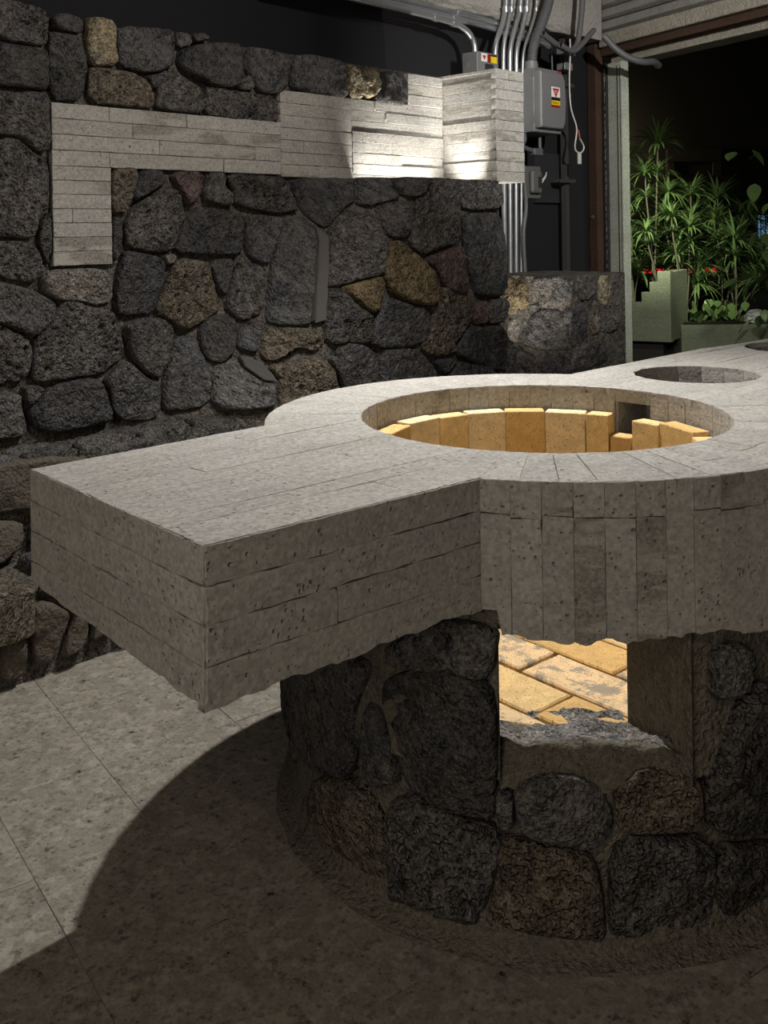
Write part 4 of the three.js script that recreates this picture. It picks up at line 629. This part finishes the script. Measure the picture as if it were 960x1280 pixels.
  {
    const t = thing('switch_box', 'dull grey switch box with a wire loop under the breaker box', 'switch box', V(5.4, 1.82, 3.95));
    const f = (a0, a1, y0, y1, b0, b1, r) => box(a0 - 5.4, a1 - 5.4, y0 - 1.82, y1 - 1.82, b0 - 3.95, b1 - 3.95, r);
    mesh('case', f(5.3, 5.475, 1.718, 1.932, 3.9, 4.12, 0.006), M.box_dark, t); mesh('cover', f(5.335, 5.45, 1.75, 1.905, 3.865, 3.905, 0.03), M.box_dark, t); mesh('plate', f(5.395, 5.43, 1.79, 1.86, 3.858, 3.867, 0.002), M.rubber, t);
    mesh('wire_loop', tube([V(0.07, 0.02, -0.06), V(0.1, 0.05, -0.07), V(0.125, 0.075, -0.06), V(0.115, 0.045, -0.06), V(0.08, 0.0, -0.05)], 0.004, 24, 6), M.cable_white, t);
  }
  { const t = thing('conduit_elbow', 'grey elbow fitting under the large breaker box', 'conduit', V(5.3, 2.05, 3.88)); mesh('bend', tube([V(-0.04, 0.1, 0), V(-0.03, 0.05, 0), V(-0.055, 0.01, 0), V(-0.02, -0.005, 0), V(0.07, -0.02, 0)], 0.016, 30, 10), M.plastic_grey, t); mesh('body', new RoundedBoxGeometry(0.1, 0.05, 0.05, 2, 0.012).translate(0.1, -0.025, 0), M.plastic_grey, t); mesh('stub', new THREE.CylinderGeometry(0.012, 0.012, 0.12, 10).translate(0.14, 0.05, 0), M.plastic_grey, t); }
  { const w = thing('loose_wire', 'thin white wire hanging loose on the black wall with its end curled up', 'wire', V(0, 0, 0)); mesh('strand', tube(pts(3.8, 5.695, 2.8, 5.695, 2.704, 5.68, 2.518, 5.695, 2.33, 5.759, 2.199, 5.735, 2.07, 5.745, 2.045, 5.809, 2.035, 5.844, 2.073, 5.796, 2.131), 0.0055, 90, 6), M.cable_white, w); mesh('tip', tube(pts(3.8, 5.796, 2.131, 5.785, 2.17, 5.78, 2.19), 0.005, 8, 6), mat('copper', [0.5, 0.12, 0.08]), w); mesh('plug', box(5.775, 5.8, 1.955, 2.03, 3.79, 3.81, 0.004), M.cable_white, w); }
  { const w = thing('loose_wire', 'thin dark cable hanging straight down beside the white wire', 'wire', V(0, 0, 0)); mesh('strand', tube(pts(3.9, 5.62, 2.75, 5.64, 2.5, 5.7, 2.4, 5.78, 2.38), 0.006, 40, 6), M.plastic_grey, w); }
  tag(mesh('cover_board', box(5.68, 6.02, 1.7, 2.05, 4.09, 4.12, 0.003), M.black_board), 'black square board screwed to the black wall', 'board');
  { const t = thing('steel_strut', 'dark slotted steel strut with brackets standing beside the rusty post', 'strut', V(5.95, 0, 4.03)); mesh('upright', box(-0.02, 0.02, 0, 3.0, -0.02, 0.02), M.strut_steel, t); for (const y of [1.84, 2.52]) mesh('bracket', box(-0.14, 0.06, y, y + 0.025, -0.05, 0), M.strut_steel, t); for (const [y, w] of [[2.62, 0.1], [2.73, 0.14]]) mesh('clamp', box(-0.16, -0.16 + w, y, y + 0.05, -0.12, -0.05, 0.006), M.galvanized_dull, t); }
  const beam = setting('beam_ceiling'); mesh('surface', box(4.1, 6.3, 2.885, 3.4, 3.93, 4.12), M.concrete_grey, beam); mesh('chipped_edge', slab([[4.1, 2.868], [6.0, 2.868], [6.0, 2.92], [4.1, 2.92]], (a, y, h) => V(a, y, 3.93 - h), -0.05, 0.008, { wave: 0.02, step: 0.05, bevel: 0.004 }), M.concrete_stained, beam);
}
// ---------------------------------------------------------------- street front: door post, roller shutter, lintel
{
  const front = (name, label, cat) => { const t = label ? thing(name, label, cat, V(6.358, 0, 3.807)) : tag(group(name, scene, V(6.358, 0, 3.807)), null, null, null, 'structure'); t.rotation.y = -107.3 * deg; return t; };
  const bx = (x0, x1, y0, y1, z0, z1, r = 0) => { const g = box(x0, x1, y0, y1, -z1, -z0, r); return g; };
  const wall = front('wall_street'); mesh('upper_wall', bx(-0.3, 3.5, 2.95, 3.5, -0.26, -0.05), M.ceiling, wall); mesh('side_wall', bx(3.35, 8, 0, 3.5, -0.26, 0), M.room_wall, wall);
  const j = front('door_jamb', 'pale greenish rendered jamb of the street door with black scuff lines', 'door jamb');
  mesh('pillar', bx(-0.15, 0, 0, 2.73, -0.07, 0, 0.006), M.jamb, j); mesh('joint_strip', bx(-0.052, -0.043, 0.75, 2.7, -0.002, 0.0015), M.rubber, j); mesh('joint_strip', bx(-0.02, -0.016, 0.4, 2.7, -0.002, 0.0012), M.rubber, j);
  for (let i = 0; i < 3; i++) mesh('moulding', bx(-0.13, -0.04, 0.55 + i * 0.07, 0.567 + i * 0.07, 0, 0.012, 0.003), M.jamb, j);
  const s = front('seal_strip', 'black rubber strip with flaking white paint beside the pale jamb', 'seal'); mesh('strip', bx(-0.19, -0.15, 0, 2.73, -0.1, 0.02), M.rubber, s);
  const rr = rng(8); for (let i = 0; i < 34; i++) { const y = 0.9 + i * 0.053, w = 0.004 + rr() * 0.008; mesh('paint_flake', slab([[-0.166, y], [-0.166 + w, y + 0.006], [-0.165 + w, y + 0.03 + rr() * 0.03], [-0.167, y + 0.03]], (x, yy, h) => new THREE.Vector3(x, yy, 0.02 + h), 0, 0.0015, { wave: 0.004, step: 0.012, bevel: 0.0004 }), M.old_paint, s); }
  const p = front('shutter_post', 'rusty brown steel channel post guiding the roller shutter', 'post'); mesh('web', bx(-0.285, -0.215, 0, 2.95, 0.06, 0.07), M.rust, p); mesh('flange', bx(-0.215, -0.207, 0, 2.95, 0.0, 0.07), M.rust, p); mesh('flange', bx(-0.293, -0.285, 0, 2.95, 0.0, 0.07), M.rust, p); mesh('bolt', new THREE.CylinderGeometry(0.014, 0.014, 0.012, 6).rotateX(Math.PI / 2).translate(-0.25, 1.6, 0.075), M.box_dark, p);
  const sh = front('roller_shutter', 'rolled-up pale metal roller shutter over the street door', 'shutter');
  for (let i = 0; i < 5; i++) { const pr = new THREE.Shape(); [[0.035, 0.004], [0.075, 0.02], [0.088, 0.05], [0.075, 0.075], [0.035, 0.088], [0.03, 0.046]].forEach((q, k) => (k ? pr.lineTo(...q) : pr.moveTo(...q))); const g = new THREE.ExtrudeGeometry(pr, { depth: 3.5, bevelEnabled: false }); g.rotateY(Math.PI / 2); g.scale(1, 1, -1); g.index && 0; g.translate(-0.2, 2.95 + i * 0.09, 0); const pos = g.attributes.position; for (let k = 0; k < pos.count; k += 3) for (const at of [g.attributes.position, g.attributes.uv]) { const n = at.itemSize; for (let c = 0; c < n; c++) { const t = at.array[(k + 1) * n + c]; at.array[(k + 1) * n + c] = at.array[(k + 2) * n + c]; at.array[(k + 2) * n + c] = t; } } g.computeVertexNormals(); mesh('slat', g, M.shutter, sh); }
  mesh('bottom_rail', bx(-0.16, 3.4, 2.845, 2.945, 0.02, 0.07, 0.006), M.old_paint, sh); mesh('end_plate', new THREE.CylinderGeometry(0.22, 0.22, 0.012, 32).rotateZ(Math.PI / 2).translate(-0.215, 3.17, 0.04), M.box_grey, sh);
  const l = front('door_lintel', 'rust-stained lintel with flaking paint above the street door', 'lintel'); mesh('steel', bx(-0.2, 3.4, 2.79, 2.86, -0.26, 0.02, 0.004), M.rust, l); mesh('soffit', bx(-0.2, 3.4, 2.735, 2.795, -0.26, -0.08, 0.004), M.old_paint, l);
}
// ---------------------------------------------------------------- outside, at night
{
  mesh('asphalt', box(6.61, 46, -0.3, -0.02, -22, 40), M.asphalt, setting('street'));
  const turned = (name, label, cat, a, b, grp) => { const t = thing(name, label, cat, V(a, 0, b), grp); t.rotation.y = -Math.PI / 4; return t; };   // local x to the right of the picture, z towards the door
  const bx = (x0, x1, y0, y1, z0, z1, r = 0) => box(x0, x1, y0, y1, -z1, -z0, r);
  const st = turned('stepped_planter', 'greenish concrete planter with a stepped rim outside the street door', 'planter', 9.15, 4.96); st.rotation.y = -75 * deg;
  const pr = new THREE.Shape(); [[-2, 0.365], [0, 0.365], [0, 1.07], [-0.12, 1.07], [-0.12, 0.96], [-0.2, 0.96], [-0.2, 0.855], [-0.283, 0.855], [-0.283, 0.75], [-2, 0.75]].forEach((q, i) => (i ? pr.lineTo(...q) : pr.moveTo(...q)));
  mesh('trough', new THREE.ExtrudeGeometry(pr, { depth: 0.1, bevelEnabled: true, bevelSize: 0.006, bevelThickness: 0.006, bevelSegments: 2 }).translate(0, 0, -0.1), M.planter, st); mesh('end_wall', bx(-0.1, 0.006, 0.365, 1.07, -0.75, -0.1, 0.006), M.planter, st); mesh('soil', bx(-2, -0.1, 0.37, 0.68, -0.75, -0.1), M.soil, st); mesh('plinth', bx(-2, -0.1, -0.02, 0.37, -0.65, -0.1), M.facade_dark, st);
  const lo = turned('low_planter', 'low greenish concrete planter wall running behind the counter outside', 'planter', 9.5, 5.03); mesh('trough', bx(0.0, 2.6, -0.02, 0.5, -0.55, 0, 0.01), M.planter, lo); mesh('soil', bx(0.05, 2.55, 0.45, 0.51, -0.5, -0.06), M.soil, lo);

  // plants
  const blade = (len, w, droop, k) => { const n = 6, pos = [], uv = [], idx = []; for (let i = 0; i <= n; i++) { const t = i / n, ww = w * Math.sin(Math.PI * clamp(0.12 + 0.88 * t, 0, 1)) * 0.5 + 0.0008, x = len * t * (1 - 0.15 * droop * t), y = len * (0.25 * t - droop * 0.75 * t * t); pos.push(x, y, -ww, x, y - ww * 0.35, 0, x, y, ww); uv.push(t, 0, t, 0.5, t, 1); } for (let i = 0; i < n; i++) for (let c = 0; c < 2; c++) { const a = i * 3 + c; idx.push(a, a + 1, a + 4, a, a + 4, a + 3); } return build(pos, idx, uv, false); };
  const rosette = (R, seed, count) => { const r = rng(seed), l = []; for (let i = 0; i < count; i++) { const g = blade(R * (0.75 + 0.4 * r()), R * 0.075, 0.25 + 0.75 * r(), i); g.rotateZ((r() * 1.35 - 0.25) * 1.0); g.rotateY(i * 2.4 + r()); l.push(g); } return mergeGeometries(l); };
  const palm = (label, base, heads, m, cat = 'plant', grp = 'spiky plants outside the door') => {
    const t = thing('dracaena', label, cat, V(...base), grp);
    heads.forEach(([da, dy, db, R, bright], i) => {
      const top = V(da, dy, db); mesh('stem', tube([V(0.02 * i, 0, 0), V(da * 0.3 + 0.03, dy * 0.4, db * 0.3), V(da * 0.8, dy * 0.8, db * 0.8), top], 0.009, 16, 7), M.stem, t);
      const f = mesh('foliage', rosette(R, 100 + i * 7 + Math.round(base[0] * 31 + base[2] * 17), 64), bright || m, t); f.position.copy(top); const f2 = mesh('foliage', rosette(R * 0.85, 500 + i * 11 + Math.round(base[0] * 17), 26), m, t); f2.position.copy(V(da * 0.85, dy * 0.82, db * 0.85));
    });
  };
  palm('tallest spiky plant, its head high above the stepped planter', [9.5, 0.7, 5.35], [[0.12, 1.72, -0.02, 0.34], [0.05, 1.4, 0.1, 0.28]], M.leaf);
  palm('spiky plants half hidden behind the pale door jamb', [9.75, 0.7, 5.75], [[-0.05, 1.6, 0.0, 0.3], [0.05, 1.1, 0.08, 0.34], [0.15, 0.7, 0.1, 0.32], [0.0, 0.35, -0.1, 0.28]], M.leaf);
  palm('spiky plant with a pale bare stem in front of the stepped planter', [9.33, 0.72, 5.2], [[-0.07, 0.76, 0.08, 0.25]], M.leaf);
  palm('bright spiky plant over the highest step of the planter', [9.55, 0.75, 5.08], [[-0.02, 0.88, 0.06, 0.24]], M.leaf);
  palm('spiky plant right behind the highest step of the planter', [9.85, 0.6, 5.15], [[0.1, 0.91, 0.0, 0.34], [-0.1, 0.63, 0.05, 0.26], [0.0, 1.3, 0.2, 0.3]], M.leaf);
  palm('dark spiky plant in the middle of the doorway', [10.3, 0.5, 5.28], [[-0.07, 1.37, 0, 0.36], [0.1, 0.55, 0.0, 0.36]], M.leaf);
  palm('dim spiky plant furthest back in the doorway', [11.1, 0.4, 5.35], [[-0.18, 1.46, -0.05, 0.36], [0.11, 0.68, 0.07, 0.38], [0.5, 1.25, -0.1, 0.36]], M.leaf);
  palm('dim spiky plant before the blue lit shop window', [10.6, 0.5, 4.95], [[0.0, 0.85, 0, 0.4], [0.12, 0.4, -0.2, 0.34]], M.leaf);
  palm('mass of dim spiky plants at the back of the planters', [10.6, 0.3, 5.9], [[-0.4, 1.0, 0.1, 0.4], [0.1, 0.75, 0, 0.42], [0.5, 1.05, -0.5, 0.4], [0.9, 0.8, -0.9, 0.42], [-0.6, 0.6, 0.4, 0.4], [0.4, 1.4, -0.3, 0.36]], M.leaf);
  palm('spiky plant low between the stepped planter and the middle of the doorway', [10.0, 0.5, 5.3], [[0.0, 0.75, 0.0, 0.34], [0.2, 0.4, -0.1, 0.34], [-0.15, 1.15, 0.1, 0.3]], M.leaf);
  palm('spiky plants filling the gap before the added dark car', [10.9, 0.4, 5.1], [[0.0, 0.9, 0.0, 0.36], [0.3, 0.6, -0.2, 0.36], [-0.2, 1.2, 0.15, 0.32], [0.4, 1.1, -0.3, 0.34]], M.leaf);
  palm('low dark spiky plant to the right of the plastic bag', [10.45, 0.5, 4.5], [[0.0, 0.45, 0.0, 0.36], [0.15, 0.8, -0.1, 0.34]], M.leaf);
  const oval = (() => { const n = 8, pos = [], uv = [], idx = []; for (let i = 0; i <= n; i++) { const t = i / n, w = 0.36 * Math.pow(Math.sin(Math.PI * Math.pow(t, 0.8)), 0.8) + 0.002, y = -0.28 * t * t; pos.push(t, y, -w, t, y - 0.05, 0, t, y, w); uv.push(t, 0, t, 0.5, t, 1); } for (let i = 0; i < n; i++) for (let c = 0; c < 2; c++) { const a = i * 3 + c; idx.push(a, a + 1, a + 4, a, a + 4, a + 3); } return build(pos, idx, uv, false); })();
  const leafy = (name, label, base, height, spread, count, size, m, seed) => {
    const r = rng(seed), t = thing(name, label, 'plant', V(...base)); mesh('stem', tube([V(0, 0, 0), V(0.02, height * 0.5, 0.02), V(0, height, 0)], size * 0.09, 14, 7), M.stem, t);
    for (let i = 0; i < count; i++) { const l = mesh('leaf', oval, m, t); l.position.copy(V((r() - 0.5) * spread, height * (0.25 + 0.8 * r()), (r() - 0.5) * spread)); l.rotation.set(0, r() * 6.3, -0.2 - r() * 0.9, 'YXZ'); l.scale.setScalar(size * (0.7 + 0.6 * r())); }
  };
  leafy('broad_leaf_tree', 'broad-leaved plant hanging in at the right edge of the doorway', [9.5, -0.02, 3.98], 2.4, 0.75, 60, 0.15, M.leaf, 5);
  leafy('leafy_shrub', 'low leafy shrub in the planter beside the stepped rim', [10.0, 0.48, 5.15], 0.22, 0.5, 34, 0.11, M.leaf, 6);
  leafy('leafy_shrub', 'low leafy shrub in the middle of the low planter', [10.25, 0.48, 4.9], 0.24, 0.5, 34, 0.12, M.leaf, 7);
  { const t = thing('plastic_bag', 'crumpled white plastic bag lying on the low planter', 'bag', V(10.2, 0.5, 4.55)); const g = new THREE.IcosahedronGeometry(0.12, 4), p = g.attributes.position; for (let i = 0; i < p.count; i++) { const k = 1 + 0.5 * fbm3(p.getX(i) * 14, p.getY(i) * 14, p.getZ(i) * 14) - 0.25 * Math.abs(noise3(p.getX(i) * 25, p.getY(i) * 25, p.getZ(i) * 25)); p.setXYZ(i, p.getX(i) * k * 1.3, Math.max(-0.05, p.getY(i) * k * 0.8), p.getZ(i) * k); } g.computeVertexNormals(); mesh('sheet', g.translate(0, 0.05, 0), M.bag, t); }
  // across the street
  const car = turned('car', 'added dark car whose red lamp bar stands in for light trails', 'car', 15.0, 8.85);  // added car, carries the red bar that replaces passing light trails
  { const side = new THREE.Shape(); [[0, 0.35], [0, 0.98], [-0.35, 1.05], [-0.95, 1.42], [-2.2, 1.45], [-2.95, 1.05], [-4.0, 0.92], [-4.15, 0.4]].forEach((q, i) => (i ? side.lineTo(...q) : side.moveTo(...q))); const g = new THREE.ExtrudeGeometry(side, { depth: 1.66, bevelEnabled: true, bevelSize: 0.06, bevelThickness: 0.06, bevelSegments: 3 }); g.rotateY(-Math.PI / 2); g.translate(1.66, 0, 0); mesh('body', g, M.car_paint, car); for (const [x, z] of [[0.12, -0.8], [1.54, -0.8], [0.12, -3.3], [1.54, -3.3]]) mesh('wheel', new THREE.CylinderGeometry(0.32, 0.32, 0.22, 24).rotateZ(Math.PI / 2).translate(x, 0.3, z), M.rubber, car); mesh('trail_lamp', bx(0.1, 1.56, 0.76, 0.83, 0.05, 0.09, 0.01), M.trail_lamp, car); }
  const hs = turned('street_building', 'dark building across the street with a pale doorway and a barred window', 'building', 22.3, 11.5); hs.scale.setScalar(1.2);
  mesh('wall', bx(-6, 9, -0.02, 9, -4, 0), M.facade_dark, hs); mesh('door_frame', bx(-0.5, -0.36, 0, 2.85, 0, 0.12), M.facade, hs); mesh('door_frame', bx(0.42, 0.58, 0, 2.85, 0, 0.12), M.facade, hs); mesh('door_frame', bx(-0.5, 0.58, 2.6, 2.85, 0, 0.14), M.facade, hs); mesh('door', bx(-0.36, 0.42, 0, 2.6, 0.02, 0.05), M.facade_dark, hs); mesh('canopy', bx(-0.55, 0.65, 2.1, 2.3, 0.05, 0.4), M.facade, hs); mesh('base_course', bx(-6, 9, 0, 0.75, 0, 0.06), M.facade, hs);
  const win = mesh('window', bx(1.35, 2.25, 0.5, 1.5, 0.0, 0.04), M.shop_window_glow, hs); for (let i = 0; i < 9; i++) mesh('bar', bx(1.37 + i * 0.1, 1.385 + i * 0.1, 0.5, 1.5, 0.05, 0.07), M.facade_dark, win); mesh('lit_sign', bx(1.5, 2.25, 0.75, 1.15, 0.042, 0.05), mat('lit_sign', [0.3, 0.4, 0.5], { emissive: new THREE.Color(0.45, 0.7, 1), emissiveIntensity: 0.8 }), win);
}
// ---------------------------------------------------------------- lamps
function can(label, at, to, r) {
  const t = thing('spot_lamp', label, 'lamp', at); t.lookAt(to);
  mesh('housing', new THREE.CylinderGeometry(r * 1.25, r * 1.1, 0.16, 28, 1, true).rotateX(Math.PI / 2).translate(0, 0, -0.1), M.lamp_body, t); mesh('lens', new THREE.CylinderGeometry(r, r, 0.006, 28).rotateX(Math.PI / 2).translate(0, 0, -0.03), M.lamp_glow, t);
  return t;
}
{
  const t = can('black ceiling spot lamp over the far side of the counter', MAIN, V(2.1, 1.0, 1.45), 0.04); mesh('rod', new THREE.CylinderGeometry(0.008, 0.008, 0.56, 10).translate(0, 0.38, 0), M.lamp_body, tag(group('lamp_rod', scene, MAIN), 'thin rod from the ceiling to the spot lamp over the counter', 'rod'));
  for (const [a, b, s] of [[-1.6, -0.2, 'behind the camera']]) { const q = thing('fill_panel_lamp', 'added fill light panel on the ceiling ' + s, 'lamp', V(a, 3.37, b)); mesh('frame', new RoundedBoxGeometry(1.26, 0.05, 0.66, 2, 0.01), M.lamp_body, q); mesh('diffuser', new THREE.BoxGeometry(1.2, 0.006, 0.6).translate(0, -0.027, 0), M.lamp_glow, q); }  // body of the added ceiling fill
  { const q = thing('fill_panel_lamp', 'added broad fill light panel on the bare side wall', 'lamp', V(-2.96, 1.9, -0.6)); mesh('frame', box(-0.04, 0.02, -0.64, 0.64, -0.94, 0.94, 0.01), M.lamp_body, q); mesh('diffuser', box(0.02, 0.028, -0.6, 0.6, -0.9, 0.9), M.lamp_glow, q); }  // body of the added fill on the side wall
  can('unseen black spot lamp placed to light the street corner', V(3.3, 2.95, 0.9), V(5.75, 2.05, 3.8), 0.05); mesh('rod', new THREE.CylinderGeometry(0.008, 0.008, 0.4, 10).translate(0, 0.24, 0), M.lamp_body, tag(group('lamp_rod', scene, V(3.3, 2.95, 0.9)), 'thin rod from the ceiling to the unseen lamp for the street corner', 'rod'));  // out of view, body of the lamp for the street corner
  can('unseen black spot lamp placed to light the rubble wall', V(2.35, 3.2, 1.55), V(2.35, 1.75, 3.7), 0.06); mesh('rod', new THREE.CylinderGeometry(0.008, 0.008, 0.15, 10).translate(0, 0.13, 0), M.lamp_body, tag(group('lamp_rod', scene, V(2.35, 3.2, 1.55)), 'thin rod from the ceiling to the unseen lamp for the rubble wall', 'rod'));  // out of view, body of the lamp for the rubble wall
  // a bar of narrow upward lenses in the trough behind the parapet
  const bar = (label, from, to, n, aim, power) => { const q = thing('light_bar', label, 'lamp', from); const d = to.clone().sub(from); const dir = d.clone().normalize(); const g = new THREE.BoxGeometry(d.length(), 0.02, 0.03); g.rotateY(-Math.atan2(dir.z, dir.x)); mesh('body', g.translate(d.x / 2, -0.016, d.z / 2), M.lamp_body, q); for (let i = 0; i < n; i++) { const p = d.clone().multiplyScalar((i + 0.5) / n); mesh('lens', new THREE.CylinderGeometry(0.007, 0.007, 0.004, 10).translate(p.x, -0.004, p.z), M.lamp_glow, q); const at = from.clone().add(p); spot('light_bar_beam', at, at.clone().add(aim), [1, 0.97, 0.9], power, 0.52, 0.85, 0.25); } };
  bar('light bar in the trough along the concrete niche', V(3.54, 1.63, 3.585), V(4.16, 1.63, 3.585), 20, new THREE.Vector3(0, 1, -0.22), LAMP.niche);
  bar('light bar in the trough along the concrete pier', V(4.13, 1.63, 3.56), V(4.13, 1.63, 3.4), 7, new THREE.Vector3(0.22, 1, -0.1), LAMP.pier);
  const up = V(4.42, 0.12, 3.62); can('floor spot lamp hidden behind the end of the rubble wall', up, V(4.45, 1.7, 3.45), 0.05); spot('floor_spot_light', up, V(4.45, 1.7, 3.45), [1, 0.95, 0.85], LAMP.floor, 0.62, 0.7, 1.5);
  const out = V(6.95, 2.95, 3.95); tag(mesh('unseen_lamp_bracket', box(6.45, 7.0, 3.0, 3.03, 3.93, 3.97), M.lamp_body), 'black bracket arm of the unseen outdoor spot lamp', 'bracket'); can('unseen outdoor spot lamp placed to light the plants', out, V(9.5, 1.5, 5.25), 0.05); spot('unseen_plant_light', out, V(9.5, 1.55, 5.25), [0.9, 1, 0.72], LAMP.street, 0.3, 0.9, 1.5);  // lamp and bracket out of view, placed to brighten the plants
  const sl = V(20, 3.4, 13), sq = thing('unseen_road_lamp', 'unseen lamp across the road placed to light the building', 'lamp', sl); mesh('globe', new THREE.SphereGeometry(0.15, 20, 14), M.lamp_glow, sq); mesh('pole', new THREE.CylinderGeometry(0.04, 0.06, 3.3, 12).translate(0, -1.75, 0), M.lamp_body, sq); const sp = new THREE.PointLight(new THREE.Color(1, 0.85, 0.55), LAMP.road); sp.name = 'unseen_road_light'; sp.position.copy(sl); sp.castShadow = true; sp.shadow.radius = 6; scene.add(sp);  // lamp out of view, placed to light the building faintly
  const po = V(6.45, 3.2, 2.35); const q = thing('unseen_outdoor_lamp', 'unseen wide outdoor lamp placed to light the planters', 'lamp', po); q.rotation.y = -107.3 * deg; mesh('housing', new RoundedBoxGeometry(0.84, 0.24, 0.1, 2, 0.02), M.lamp_body, q); mesh('lens', new THREE.BoxGeometry(0.8, 0.2, 0.006).translate(0, 0, -0.052), M.lamp_glow, q); const face = new THREE.Vector3(0.952, -0.25, -0.298).normalize(); panelLight('unseen_outdoor_light', po.clone().addScaledVector(face, 0.07), 0.8, 0.2, [0.85, 1, 0.68], LAMP.porch, face);  // lamp out of view, placed to light planters and leaves greenish
}
renderer.render(scene, camera);
